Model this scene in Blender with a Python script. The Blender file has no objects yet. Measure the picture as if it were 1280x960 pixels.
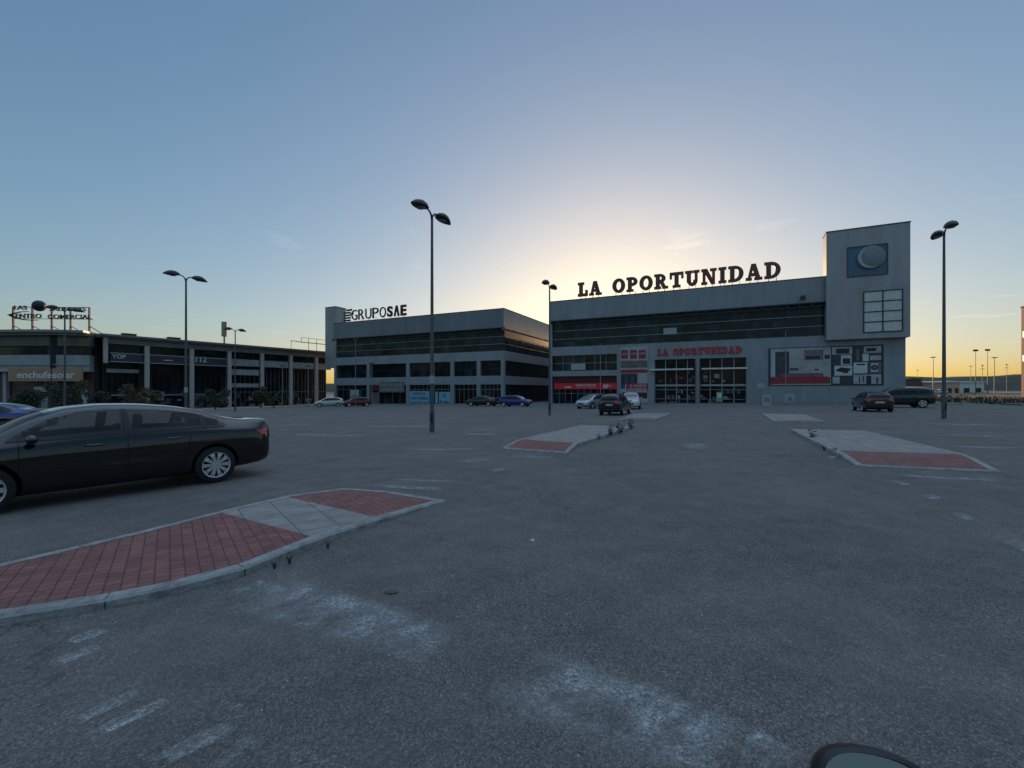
import bpy, bmesh, math, random
from mathutils import Vector, Matrix
from mathutils.bvhtree import BVHTree
random.seed(7)
S = bpy.context.scene
C = S.collection
PI = math.pi

# ---------------------------------------------------------------- camera, sky, sun, exposure
F = 550.0            # focal length in pixels of a 1280 wide frame
EYE = 1.5            # metres above the tarmac under the camera
HZ = 487.0           # row of the true horizon
cam_d = bpy.data.cameras.new('camera'); cam = bpy.data.objects.new('camera', cam_d); C.objects.link(cam)
cam_d.sensor_width = 36.0; cam_d.lens = 36.0*F/1280.0
cam_d.clip_start = 0.05; cam_d.clip_end = 6000
cam.location = (0, 0, EYE)
cam.rotation_euler = (PI/2, 0, 0)
cam_d.shift_y = (HZ-480.0)/1280.0
S.camera = cam
SUN_AZ = math.radians(13.0); SUN_EL = math.radians(3.5)
W = bpy.data.worlds.new("World"); S.world = W; W.use_nodes = True
wn = W.node_tree; wn.nodes.clear()
sky = wn.nodes.new('ShaderNodeTexSky'); sky.sky_type = 'NISHITA'; sky.sun_disc = False
sky.sun_elevation = SUN_EL; sky.sun_rotation = SUN_AZ
sky.altitude = 0; sky.air_density = 1.0; sky.dust_density = 1.4; sky.ozone_density = 2.5
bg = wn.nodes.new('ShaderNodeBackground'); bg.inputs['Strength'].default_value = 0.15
wo = wn.nodes.new('ShaderNodeOutputWorld')
gam = wn.nodes.new('ShaderNodeGamma'); gam.inputs[1].default_value = 0.77
hsv = wn.nodes.new('ShaderNodeHueSaturation'); hsv.inputs['Saturation'].default_value = 1.12
tint = wn.nodes.new('ShaderNodeMixRGB'); tint.blend_type = 'MULTIPLY'; tint.inputs[0].default_value = 1.0; tint.inputs[2].default_value = (0.965, 0.98, 1.055, 1)
wn.links.new(sky.outputs[0], gam.inputs[0]); wn.links.new(gam.outputs[0], hsv.inputs['Color']); wn.links.new(hsv.outputs[0], tint.inputs[1]); wn.links.new(tint.outputs[0], bg.inputs[0]); wn.links.new(bg.outputs[0], wo.inputs[0])
# a few thin wisps high in the sky, laid out on a flat layer of air
tcw = wn.nodes.new('ShaderNodeTexCoord'); sp = wn.nodes.new('ShaderNodeSeparateXYZ'); wn.links.new(tcw.outputs['Generated'], sp.inputs[0])
zc = wn.nodes.new('ShaderNodeMath'); zc.operation = 'MAXIMUM'; wn.links.new(sp.outputs[2], zc.inputs[0]); zc.inputs[1].default_value = 0.03
vx = wn.nodes.new('ShaderNodeMath'); vx.operation = 'DIVIDE'; wn.links.new(sp.outputs[0], vx.inputs[0]); wn.links.new(zc.outputs[0], vx.inputs[1])
vy = wn.nodes.new('ShaderNodeMath'); vy.operation = 'DIVIDE'; wn.links.new(sp.outputs[1], vy.inputs[0]); wn.links.new(zc.outputs[0], vy.inputs[1])
cv = wn.nodes.new('ShaderNodeCombineXYZ'); wn.links.new(vx.outputs[0], cv.inputs[0]); wn.links.new(vy.outputs[0], cv.inputs[1])
cn = wn.nodes.new('ShaderNodeTexNoise'); cn.inputs['Scale'].default_value = 1.1; cn.inputs['Detail'].default_value = 7; cn.inputs['Roughness'].default_value = 0.62; cn.inputs['Distortion'].default_value = 0.6
wn.links.new(cv.outputs[0], cn.inputs['Vector'])
cr = wn.nodes.new('ShaderNodeValToRGB'); cr.color_ramp.elements[0].position = 0.61; cr.color_ramp.elements[0].color = (0, 0, 0, 1); cr.color_ramp.elements[1].position = 0.85; cr.color_ramp.elements[1].color = (0.30, 0.30, 0.30, 1)
wn.links.new(cn.outputs[0], cr.inputs[0])
cm = wn.nodes.new('ShaderNodeMixRGB'); wn.links.new(cr.outputs[0], cm.inputs[0]); # soft shoulder: the sky round the sun eases into cream instead of burning out
den = wn.nodes.new('ShaderNodeVectorMath'); den.operation = 'MULTIPLY_ADD'; den.inputs[1].default_value = (0.115, 0.12, 0.15); den.inputs[2].default_value = (0.93, 0.92, 0.90); wn.links.new(tint.outputs[0], den.inputs[0])
cap = wn.nodes.new('ShaderNodeVectorMath'); cap.operation = 'DIVIDE'; wn.links.new(tint.outputs[0], cap.inputs[0]); wn.links.new(den.outputs[0], cap.inputs[1])
wn.links.new(den.outputs[0], cap.inputs[1]); wn.links.new(cap.outputs[0], cm.inputs[1])
cs = wn.nodes.new('ShaderNodeMixRGB'); cs.blend_type = 'MULTIPLY'; cs.inputs[0].default_value = 1; cs.inputs[2].default_value = (1.9, 1.65, 1.5, 1); wn.links.new(tint.outputs[0], cs.inputs[1]); wn.links.new(cs.outputs[0], cm.inputs[2])
# added brightening of the unseen sky overhead, to light the ground
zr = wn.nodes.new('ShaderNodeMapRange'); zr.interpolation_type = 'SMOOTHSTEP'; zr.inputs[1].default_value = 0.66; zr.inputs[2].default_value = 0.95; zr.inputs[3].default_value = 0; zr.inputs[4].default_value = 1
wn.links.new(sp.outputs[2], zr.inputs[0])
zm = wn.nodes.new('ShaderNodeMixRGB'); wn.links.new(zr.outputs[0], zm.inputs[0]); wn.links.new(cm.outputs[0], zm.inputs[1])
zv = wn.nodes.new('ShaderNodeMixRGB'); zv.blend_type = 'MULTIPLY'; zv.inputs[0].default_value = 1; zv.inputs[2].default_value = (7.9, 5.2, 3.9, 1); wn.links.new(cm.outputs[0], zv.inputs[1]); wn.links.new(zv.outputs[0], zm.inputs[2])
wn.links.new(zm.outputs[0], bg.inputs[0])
sun_d = bpy.data.lights.new('sun', 'SUN'); sun_d.energy = 2.0; sun_d.angle = math.radians(0.5); sun_d.color = (1.0, 0.62, 0.34)
sun = bpy.data.objects.new('sun', sun_d); C.objects.link(sun)
sdir = Vector((math.sin(SUN_AZ)*math.cos(SUN_EL), math.cos(SUN_AZ)*math.cos(SUN_EL), math.sin(SUN_EL)))
sun.rotation_euler = sdir.to_track_quat('Z', 'Y').to_euler()
S.view_settings.view_transform = 'Standard'; S.view_settings.look = 'None'
S.view_settings.gamma = 1.0; S.view_settings.use_curve_mapping = False
S.view_settings.exposure = 1.3

# ---------------------------------------------------------------- helpers
def gz(x, y):                                   # the car park falls gently away to the left and the back
    return 0.012*max(-80, min(80, x)) - 0.012*max(-30, min(100, y))
def gp(px, py, h=0.0):                          # the spot on the tarmac seen at a spot of the photo
    v = HZ - 0.012*(px-640) + 0.012*F
    Y = F*(EYE-h)/(py-v)
    X = (px-640)/F*Y
    return Vector((X, Y, gz(X, Y)+h))
class MB:
    def __init__(s): s.v = []; s.f = []; s.m = []
    def add(s, vs, fs, m=0):
        n = len(s.v); s.v += [tuple(p) for p in vs]
        for f in fs: s.f.append(tuple(i+n for i in f)); s.m.append(m)
    def box(s, x0, x1, y0, y1, z0, z1, m=0):
        s.add([(x0,y0,z0),(x1,y0,z0),(x1,y1,z0),(x0,y1,z0),(x0,y0,z1),(x1,y0,z1),(x1,y1,z1),(x0,y1,z1)],
              [(0,3,2,1),(4,5,6,7),(0,1,5,4),(1,2,6,5),(2,3,7,6),(3,0,4,7)], m)
    def cyl(s, p0, p1, r0, r1=None, n=12, m=0, caps=True):
        if r1 is None: r1 = r0
        p0 = Vector(p0); p1 = Vector(p1); d = (p1-p0).normalized()
        a = d.orthogonal().normalized(); b = d.cross(a)
        vs = []
        for p, r in ((p0, r0), (p1, r1)):
            for k in range(n):
                t = 2*PI*k/n; vs.append(p + a*(r*math.cos(t)) + b*(r*math.sin(t)))
        fs = [(k, (k+1) % n, n+(k+1) % n, n+k) for k in range(n)]
        if caps: fs += [tuple(range(n-1, -1, -1)), tuple(range(n, 2*n))]
        s.add(vs, fs, m)
    def tube(s, pts, r, n=8, m=0):
        pts = [Vector(p) for p in pts]; rs = r if isinstance(r, (list, tuple)) else [r]*len(pts)
        vs = []; up = Vector((0.13, 0.21, 0.97)).normalized()
        for i, p in enumerate(pts):
            d = (pts[min(i+1, len(pts)-1)] - pts[max(i-1, 0)]).normalized()
            a = d.cross(up).normalized(); b = a.cross(d)
            for k in range(n):
                t = 2*PI*k/n; vs.append(p + a*(rs[i]*math.cos(t)) + b*(rs[i]*math.sin(t)))
        fs = []
        for i in range(len(pts)-1):
            for k in range(n): fs.append((i*n+k, i*n+(k+1) % n, (i+1)*n+(k+1) % n, (i+1)*n+k))
        fs += [tuple(range(n-1, -1, -1)), tuple(range((len(pts)-1)*n, len(pts)*n))]
        s.add(vs, fs, m)
    def prism(s, poly, y0, y1, m=0):            # polygon in x,z pushed from y0 to y1
        n = len(poly)
        vs = [(x, y0, z) for x, z in poly] + [(x, y1, z) for x, z in poly]
        s.add(vs, [tuple(range(n)), tuple(range(2*n-1, n-1, -1))] + [(k, n+k, n+(k+1) % n, (k+1) % n) for k in range(n)], m)
    def slab(s, poly, z0, z1, m=0):             # polygon in x,y
        n = len(poly)
        vs = [(x, y, z0) for x, y in poly] + [(x, y, z1) for x, y in poly]
        s.add(vs, [tuple(range(n-1, -1, -1)), tuple(range(n, 2*n))] + [(k, (k+1) % n, n+(k+1) % n, n+k) for k in range(n)], m)
    def lathe(s, prof, n=24, m=0, axis='y', c=(0,0,0)):   # prof: (r, t) pairs
        vs = []
        for r, t in prof:
            for k in range(n):
                a = 2*PI*k/n
                if axis == 'y': vs.append((c[0]+r*math.cos(a), c[1]+t, c[2]+r*math.sin(a)))
                else: vs.append((c[0]+r*math.cos(a), c[1]+r*math.sin(a), c[2]+t))
        fs = []
        for i in range(len(prof)-1):
            for k in range(n): fs.append((i*n+k, i*n+(k+1) % n, (i+1)*n+(k+1) % n, (i+1)*n+k))
        s.add(vs, fs, m)
    def build(s, name, mats, parent=None, smooth=False, fix=True, off=None):
        me = bpy.data.meshes.new(name)
        vs = s.v if off is None else [(x-off[0], y-off[1], z-off[2]) for x, y, z in s.v]
        me.from_pydata(vs, [], s.f)
        if not isinstance(mats, (list, tuple)): mats = [mats]
        for m in mats: me.materials.append(m)
        me.polygons.foreach_set('material_index', s.m)
        if fix:
            bm = bmesh.new(); bm.from_mesh(me); bmesh.ops.recalc_face_normals(bm, faces=bm.faces); bm.to_mesh(me); bm.free()
        if smooth:
            me.polygons.foreach_set('use_smooth', [True]*len(me.polygons))
            if smooth != 'all': me.set_sharp_from_angle(angle=math.radians(38))
        me.update()
        o = bpy.data.objects.new(name, me); C.objects.link(o)
        if parent: o.parent = parent
        return o
def tag(o, label=None, cat=None, group=None, kind=None):
    if label: o['label'] = label
    if cat: o['category'] = cat
    if group: o['group'] = group
    if kind: o['kind'] = kind
    return o
def empty(name, loc, rz=0, label=None, cat=None, group=None):
    o = bpy.data.objects.new(name, None); C.objects.link(o); o.empty_display_size = 0.3
    o.location = loc; o.rotation_euler = (0, 0, rz)
    return tag(o, label, cat, group)
def kids(o): return [c for c in C.objects if c.parent == o]
def copy_tree(o, parent=None):
    c = o.copy(); C.objects.link(c)
    if parent: c.parent = parent
    for k in kids(o): copy_tree(k, c)
    return c
def text_mesh(txt, w=None, h=None, ext=0.02, bold=0.0, shear=0.0):
    cu = bpy.data.curves.new('letters', 'FONT'); cu.body = txt; cu.size = 1.0; cu.extrude = ext; cu.offset = bold; cu.shear = shear
    cu.resolution_u = 4
    ob = bpy.data.objects.new('letters', cu); C.objects.link(ob)
    dg = bpy.context.evaluated_depsgraph_get(); dg.update()
    me = bpy.data.meshes.new_from_object(ob.evaluated_get(dg))
    bpy.data.objects.remove(ob); bpy.data.curves.remove(cu)
    xs = [v.co.x for v in me.vertices]; ys = [v.co.y for v in me.vertices]
    x0, x1, y0, y1 = min(xs), max(xs), min(ys), max(ys)
    sy = (h/(y1-y0)) if h else 1.0
    sx = (w/(x1-x0)) if w else sy
    if not h: sy = sx
    for v in me.vertices:
        x, y, z = v.co
        v.co = ((x-x0)*sx, -z, (y-y0)*sy)
    return me
def text(name, txt, mat, parent, x, y, z, w=None, h=None, ext=0.02, bold=0.0, shear=0.0):
    me = text_mesh(txt, w, h, ext, bold, shear); me.name = name; me.materials.clear(); me.materials.append(mat)
    for v in me.vertices: v.co += Vector((x, y, z))
    o = bpy.data.objects.new(name, me); C.objects.link(o); o.parent = parent
    return o

# ---------------------------------------------------------------- materials
def new_mat(name):
    m = bpy.data.materials.new(name); m.use_nodes = True
    nt = m.node_tree; b = nt.nodes['Principled BSDF']
    return m, nt, b
def N(nt, t, **kw):
    n = nt.nodes.new(t)
    for k, v in kw.items():
        if k in n.inputs.keys(): n.inputs[k].default_value = v
        else: setattr(n, k, v)
    return n
def ramp(nt, src, stops):
    r = nt.nodes.new('ShaderNodeValToRGB'); e = r.color_ramp.elements
    while len(e) < len(stops): e.new(0.5)
    for i, (p, c) in enumerate(stops):
        e[i].position = p; e[i].color = c if len(c) == 4 else (*c, 1)
    nt.links.new(src, r.inputs[0]); return r
def g(v): return (v, v, v, 1)
def M(name, col, rough=0.6, metal=0.0, var=0.15, scale=3.0, bump=0.0, bscale=40.0, coat=0.0, spec=0.5, streak=False, emit=None):
    m, nt, b = new_mat(name)
    b.inputs['Roughness'].default_value = rough; b.inputs['Metallic'].default_value = metal
    b.inputs['Specular IOR Level'].default_value = spec
    b.inputs['Coat Weight'].default_value = coat; b.inputs['Coat Roughness'].default_value = 0.03
    tc = N(nt, 'ShaderNodeTexCoord')
    src = tc.outputs['Object']
    if streak:
        mp = N(nt, 'ShaderNodeMapping'); mp.inputs['Scale'].default_value = (1, 1, 0.12)
        nt.links.new(src, mp.inputs[0]); src = mp.outputs[0]
    nz = N(nt, 'ShaderNodeTexNoise', Scale=scale, Detail=6.0, Roughness=0.65); nt.links.new(src, nz.inputs['Vector'])
    lo = tuple(c*(1-var) for c in col); hi = tuple(min(1, c*(1+var)) for c in col)
    r = ramp(nt, nz.outputs[0], [(0.3, lo), (0.7, hi)]); nt.links.new(r.outputs[0], b.inputs['Base Color'])
    if bump:
        bz = N(nt, 'ShaderNodeTexNoise', Scale=bscale, Detail=4.0); nt.links.new(tc.outputs['Object'], bz.inputs['Vector'])
        bp = N(nt, 'ShaderNodeBump', Strength=bump, Distance=0.02); nt.links.new(bz.outputs[0], bp.inputs['Height'])
        nt.links.new(bp.outputs[0], b.inputs['Normal'])
    if emit:
        b.inputs['Emission Color'].default_value = (*emit[0], 1); b.inputs['Emission Strength'].default_value = emit[1]
    return m
def asphalt():
    m, nt, b = new_mat('asphalt'); L = nt.links.new
    tc = N(nt, 'ShaderNodeTexCoord'); P = tc.outputs['Object']
    big = N(nt, 'ShaderNodeTexNoise', Scale=0.35, Detail=5.0, Roughness=0.6); L(P, big.inputs['Vector'])
    mid = N(nt, 'ShaderNodeTexNoise', Scale=2.3, Detail=8.0, Roughness=0.7); L(P, mid.inputs['Vector'])
    base = ramp(nt, mid.outputs[0], [(0.3, (0.150, 0.137, 0.130)), (0.72, (0.225, 0.206, 0.194))])
    bigr = ramp(nt, big.outputs[0], [(0.3, g(0.88)), (0.7, g(1.12))])
    mul = N(nt, 'ShaderNodeMixRGB', blend_type='MULTIPLY'); mul.inputs[0].default_value = 1
    L(base.outputs[0], mul.inputs[1]); L(bigr.outputs[0], mul.inputs[2])
    # stones of the worn surface
    st = N(nt, 'ShaderNodeTexVoronoi', Scale=105.0); L(P, st.inputs['Vector'])
    sc = ramp(nt, st.outputs['Color'], [(0.0, g(0.35)), (0.5, g(0.95)), (0.82, g(1.35)), (0.94, g(1.9)), (1.0, g(3.2))])
    st2 = N(nt, 'ShaderNodeTexVoronoi', Scale=105.0, feature='DISTANCE_TO_EDGE'); L(P, st2.inputs['Vector'])
    gap = ramp(nt, st2.outputs['Distance'], [(0.02, g(0.45)), (0.14, g(1.0))])
    m2 = N(nt, 'ShaderNodeMixRGB', blend_type='MULTIPLY'); m2.inputs[0].default_value = 1
    L(sc.outputs[0], m2.inputs[1]); L(gap.outputs[0], m2.inputs[2])
    wear = N(nt, 'ShaderNodeTexNoise', Scale=0.55, Detail=6.0, Roughness=0.6); L(P, wear.inputs['Vector'])
    wr = ramp(nt, wear.outputs[0], [(0.36, g(0.6)), (0.62, g(1.0))])
    m3 = N(nt, 'ShaderNodeMixRGB', blend_type='MULTIPLY'); L(wr.outputs[0], m3.inputs[0]); L(mul.outputs[0], m3.inputs[1]); L(m2.outputs[0], m3.inputs[2])
    # cracks
    wob = N(nt, 'ShaderNodeTexNoise', Scale=3.0, Detail=5.0); L(P, wob.inputs['Vector'])
    add = N(nt, 'ShaderNodeMixRGB', blend_type='ADD'); add.inputs[0].default_value = 0.35; L(P, add.inputs[1]); L(wob.outputs['Color'], add.inputs[2])
    cr = N(nt, 'ShaderNodeTexVoronoi', Scale=1.3, feature='DISTANCE_TO_EDGE'); L(add.outputs[0], cr.inputs['Vector'])
    crr = ramp(nt, cr.outputs['Distance'], [(0.0, g(1)), (0.012, g(0))])
    cm = N(nt, 'ShaderNodeTexNoise', Scale=0.23, Detail=2.0); L(P, cm.inputs['Vector'])
    cmr = ramp(nt, cm.outputs[0], [(0.5, g(0)), (0.62, g(0.75))])
    cmm = N(nt, 'ShaderNodeMath', operation='MULTIPLY'); L(crr.outputs[0], cmm.inputs[0]); L(cmr.outputs[0], cmm.inputs[1])
    m4 = N(nt, 'ShaderNodeMixRGB'); L(cmm.outputs[0], m4.inputs[0]); L(m3.outputs[0], m4.inputs[1]); m4.inputs[2].default_value = (0.018, 0.018, 0.02, 1)
    # oil stains and pale dust
    oil = N(nt, 'ShaderNodeTexNoise', Scale=0.9, Detail=3.0); L(P, oil.inputs['Vector'])
    oir = ramp(nt, oil.outputs[0], [(0.22, g(0.7)), (0.33, g(1.0)), (0.72, g(1.0)), (0.85, g(1.2))])
    m5 = N(nt, 'ShaderNodeMixRGB', blend_type='MULTIPLY'); m5.inputs[0].default_value = 1; L(m4.outputs[0], m5.inputs[1]); L(oir.outputs[0], m5.inputs[2])
    L(m5.outputs[0], b.inputs['Base Color'])
    b.inputs['Roughness'].default_value = 0.88; b.inputs['Specular IOR Level'].default_value = 0.3
    bp = N(nt, 'ShaderNodeBump', Strength=0.6, Distance=0.006); L(gap.outputs[0], bp.inputs['Height']); L(bp.outputs[0], b.inputs['Normal'])
    return m
def worn_paint(name, col, cover=0.5, crack=True):
    m, nt, b = new_mat(name); L = nt.links.new
    tc = N(nt, 'ShaderNodeTexCoord'); P = tc.outputs['Object']
    sep = N(nt, 'ShaderNodeSeparateXYZ'); L(tc.outputs['UV'], sep.inputs[0])
    def edge(o):                                   # 0 at both rims of the patch, 1 inside
        a = N(nt, 'ShaderNodeMath', operation='SUBTRACT'); L(o, a.inputs[0]); a.inputs[1].default_value = 0.5
        c = N(nt, 'ShaderNodeMath', operation='ABSOLUTE'); L(a.outputs[0], c.inputs[0])
        d = N(nt, 'ShaderNodeMapRange'); L(c.outputs[0], d.inputs[0]); d.inputs[1].default_value = 0.5; d.inputs[2].default_value = 0.22
        return d.outputs[0]
    e = N(nt, 'ShaderNodeMath', operation='MULTIPLY'); L(edge(sep.outputs[0]), e.inputs[0]); L(edge(sep.outputs[1]), e.inputs[1])
    nz = N(nt, 'ShaderNodeTexNoise', Scale=3.1, Detail=10.0, Roughness=0.7); L(P, nz.inputs['Vector'])
    s = N(nt, 'ShaderNodeMath', operation='MULTIPLY'); L(e.outputs[0], s.inputs[0]); L(nz.outputs[0], s.inputs[1])
    al = ramp(nt, s.outputs[0], [(0.62-0.42*cover, g(0)), (0.80-0.3*cover, g(1))])
    fine = N(nt, 'ShaderNodeTexNoise', Scale=38.0, Detail=4.0, Roughness=0.7); L(P, fine.inputs['Vector'])
    fr = ramp(nt, fine.outputs[0], [(0.34, g(0.15)), (0.6, g(1.0))])
    a2 = N(nt, 'ShaderNodeMath', operation='MULTIPLY'); L(al.outputs[0], a2.inputs[0]); L(fr.outputs[0], a2.inputs[1])
    out = a2.outputs[0]
    if crack:
        v = N(nt, 'ShaderNodeTexVoronoi', Scale=42.0, feature='DISTANCE_TO_EDGE', Randomness=1.0); L(P, v.inputs['Vector'])
        vr = ramp(nt, v.outputs['Distance'], [(0.02, g(0.35)), (0.10, g(1))])
        a3 = N(nt, 'ShaderNodeMath', operation='MULTIPLY'); L(out, a3.inputs[0]); L(vr.outputs[0], a3.inputs[1]); out = a3.outputs[0]
    mp = N(nt, 'ShaderNodeMapping'); mp.inputs['Scale'].default_value = (2.0, 7.0, 1.0); L(tc.outputs['UV'], mp.inputs[0])
    sn = N(nt, 'ShaderNodeTexNoise', Scale=1.0, Detail=5.0, Roughness=0.6); L(mp.outputs[0], sn.inputs['Vector'])
    sr = ramp(nt, sn.outputs[0], [(0.38, g(0.12)), (0.58, g(1.0))])
    a4 = N(nt, 'ShaderNodeMath', operation='MULTIPLY'); L(out, a4.inputs[0]); L(sr.outputs[0], a4.inputs[1]); out = a4.outputs[0]
    L(out, b.inputs['Alpha'])
    b.inputs['Base Color'].default_value = (*col, 1); b.inputs['Roughness'].default_value = 0.85
    return m
def pavers(name, c1, c2, joint, tile, mortar=0.012, offset=0.0, rowh=None):
    m, nt, b = new_mat(name); L = nt.links.new
    tc = N(nt, 'ShaderNodeTexCoord')
    br = N(nt, 'ShaderNodeTexBrick', offset=offset, squash=1.0)
    br.inputs['Scale'].default_value = 1.0; br.inputs['Mortar Size'].default_value = mortar
    br.inputs['Brick Width'].default_value = tile; br.inputs['Row Height'].default_value = rowh or tile
    br.inputs['Color1'].default_value = (*c1, 1); br.inputs['Color2'].default_value = (*c2, 1); br.inputs['Mortar'].default_value = (*joint, 1)
    L(tc.outputs['Object'], br.inputs['Vector'])
    nz = N(nt, 'ShaderNodeTexNoise', Scale=4.0, Detail=8.0, Roughness=0.7); L(tc.outputs['Object'], nz.inputs['Vector'])
    r = ramp(nt, nz.outputs[0], [(0.3, g(0.7)), (0.7, g(1.25))])
    mx = N(nt, 'ShaderNodeMixRGB', blend_type='MULTIPLY'); mx.inputs[0].default_value = 1; L(br.outputs[0], mx.inputs[1]); L(r.outputs[0], mx.inputs[2])
    L(mx.outputs[0], b.inputs['Base Color']); b.inputs['Roughness'].default_value = 0.85
    inv = N(nt, 'ShaderNodeMath', operation='SUBTRACT'); inv.inputs[0].default_value = 1; L(br.outputs['Fac'], inv.inputs[1])
    bp = N(nt, 'ShaderNodeBump', Strength=0.7, Distance=0.006); L(inv.outputs[0], bp.inputs['Height']); L(bp.outputs[0], b.inputs['Normal'])
    return m
def cladding(name, col, pw, ph, rough=0.5, metal=0.0, joint=0.6):
    m, nt, b = new_mat(name); L = nt.links.new
    tc = N(nt, 'ShaderNodeTexCoord'); mp = N(nt, 'ShaderNodeMapping'); mp.inputs['Rotation'].default_value = (PI/2, 0, 0)
    sx = N(nt, 'ShaderNodeSeparateXYZ'); L(tc.outputs['Object'], sx.inputs[0])
    ad = N(nt, 'ShaderNodeMath', operation='ADD'); L(sx.outputs[0], ad.inputs[0]); L(sx.outputs[1], ad.inputs[1])
    cx = N(nt, 'ShaderNodeCombineXYZ'); L(ad.outputs[0], cx.inputs[0]); L(sx.outputs[2], cx.inputs[1])
    br = N(nt, 'ShaderNodeTexBrick', offset=0.0, squash=1.0)
    br.inputs['Scale'].default_value = 1.0; br.inputs['Mortar Size'].default_value = 0.012
    br.inputs['Brick Width'].default_value = pw; br.inputs['Row Height'].default_value = ph
    br.inputs['Color1'].default_value = (*[c*0.93 for c in col], 1); br.inputs['Color2'].default_value = (*[c*1.06 for c in col], 1)
    br.inputs['Mortar'].default_value = (*[c*joint for c in col], 1); br.inputs['Bias'].default_value = 0.0
    L(cx.outputs[0], br.inputs['Vector'])
    nz = N(nt, 'ShaderNodeTexNoise', Scale=0.6, Detail=7.0, Roughness=0.65)
    ms = N(nt, 'ShaderNodeMapping'); ms.inputs['Scale'].default_value = (1.6, 1.6, 0.35); L(tc.outputs['Object'], ms.inputs[0]); L(ms.outputs[0], nz.inputs['Vector'])
    r = ramp(nt, nz.outputs[0], [(0.3, g(0.84)), (0.7, g(1.12))])
    mx = N(nt, 'ShaderNodeMixRGB', blend_type='MULTIPLY'); mx.inputs[0].default_value = 1; L(br.outputs[0], mx.inputs[1]); L(r.outputs[0], mx.inputs[2])
    L(mx.outputs[0], b.inputs['Base Color']); b.inputs['Roughness'].default_value = rough; b.inputs['Metallic'].default_value = metal
    return m
def glass_dark(name, col=(0.009, 0.013, 0.016), rough=0.12, var=0.5):
    m, nt, b = new_mat(name); L = nt.links.new
    tc = N(nt, 'ShaderNodeTexCoord')
    sx = N(nt, 'ShaderNodeSeparateXYZ'); L(tc.outputs['Object'], sx.inputs[0])
    ad = N(nt, 'ShaderNodeMath', operation='ADD'); L(sx.outputs[0], ad.inputs[0]); L(sx.outputs[1], ad.inputs[1])
    cx = N(nt, 'ShaderNodeCombineXYZ'); L(ad.outputs[0], cx.inputs[0]); L(sx.outputs[2], cx.inputs[1])
    br = N(nt, 'ShaderNodeTexBrick', offset=0.0, squash=1.0)
    br.inputs['Scale'].default_value = 1.0; br.inputs['Mortar Size'].default_value = 0.015
    br.inputs['Brick Width'].default_value = 1.5; br.inputs['Row Height'].default_value = 1.25
    br.inputs['Color1'].default_value = (*[c*(1-var) for c in col], 1); br.inputs['Color2'].default_value = (*[c*(1+var*1.4) for c in col], 1)
    br.inputs['Mortar'].default_value = (*[c*0.5 for c in col], 1)
    L(cx.outputs[0], br.inputs['Vector'])
    nz = N(nt, 'ShaderNodeTexNoise', Scale=0.7, Detail=4.0); L(tc.outputs['Object'], nz.inputs['Vector'])
    r = ramp(nt, nz.outputs[0], [(0.35, g(0.6)), (0.65, g(1.7))])
    mx = N(nt, 'ShaderNodeMixRGB', blend_type='MULTIPLY'); mx.inputs[0].default_value = 1; L(br.outputs[0], mx.inputs[1]); L(r.outputs[0], mx.inputs[2])
    L(mx.outputs[0], b.inputs['Base Color']); b.inputs['Roughness'].default_value = rough
    b.inputs['Specular IOR Level'].default_value = 0.16
    bp = N(nt, 'ShaderNodeBump', Strength=0.04, Distance=0.05); L(nz.outputs[0], bp.inputs['Height']); L(bp.outputs[0], b.inputs['Normal'])
    return m
def flat(name, col, rough=0.6, var=0.12, scale=6.0): return M(name, col, rough, 0, var, scale)

m_asphalt = asphalt()
m_white_paint = worn_paint('worn_white_paint', (0.46, 0.47, 0.47), 0.86)
m_line_paint = worn_paint('faded_line_paint', (0.36, 0.36, 0.37), 0.95, False)
m_red_pav = pavers('red_pavers', (0.28, 0.105, 0.09), (0.20, 0.078, 0.068), (0.09, 0.045, 0.042), 0.10, 0.0055, 0.5, 0.1)
m_grey_pav = pavers('grey_pavers', (0.30, 0.27, 0.25), (0.25, 0.225, 0.21), (0.12, 0.11, 0.11), 0.4, 0.007, 0.0, 0.4)
m_kerb = M('kerb_concrete', (0.27, 0.265, 0.255), 0.85, 0, 0.42, 7.0, 0.7, 35)
m_kerbjoint = M('kerb_joint', (0.05, 0.05, 0.05), 0.9)
m_walk = pavers('pavement_slabs', (0.15, 0.15, 0.155), (0.125, 0.125, 0.13), (0.05, 0.05, 0.05), 0.4, 0.01)
m_clad = cladding('grey_metal_cladding', (0.23, 0.248, 0.27), 3.0, 3.6, 0.42, 0.15)
m_clad_low = cladding('grey_precast_wall', (0.245, 0.265, 0.285), 2.4, 2.6, 0.6, 0.0, 0.75)
m_clad_tower = cladding('pale_tower_cladding', (0.285, 0.285, 0.295), 1.5, 13.0, 0.45, 0.15, 0.85)
m_clad_sae = cladding('slate_metal_cladding', (0.16, 0.175, 0.195), 3.0, 3.4, 0.42, 0.2)
m_coping = M('dark_coping', (0.06, 0.065, 0.07), 0.5, 0.3)
m_glass = glass_dark('dark_window_glass')
m_glass_g = glass_dark('greenish_window_glass', (0.010, 0.019, 0.021), 0.1)
m_dark = M('dark_void', (0.012, 0.013, 0.016), 0.8)
m_frame = M('steel_window_frame', (0.22, 0.235, 0.25), 0.4, 0.5)
m_darkframe = M('dark_window_frame', (0.03, 0.034, 0.04), 0.4, 0.4)
m_white = M('white_enamel', (0.62, 0.62, 0.60), 0.5)
m_paleg = M('pale_grey_panel', (0.34, 0.36, 0.37), 0.6)
m_red = M('red_banner', (0.36, 0.018, 0.025), 0.55, var=0.08)
m_redletter = M('red_sign_letter', (0.42, 0.012, 0.022), 0.4)
m_darkred = M('dark_red_lining', (0.07, 0.010, 0.012), 0.7)
m_bronze = M('weathered_brown_letter', (0.13, 0.05, 0.04), 0.55, 0.0)
m_black = M('black_metal', (0.014, 0.015, 0.018), 0.45, 0.2)
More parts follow.
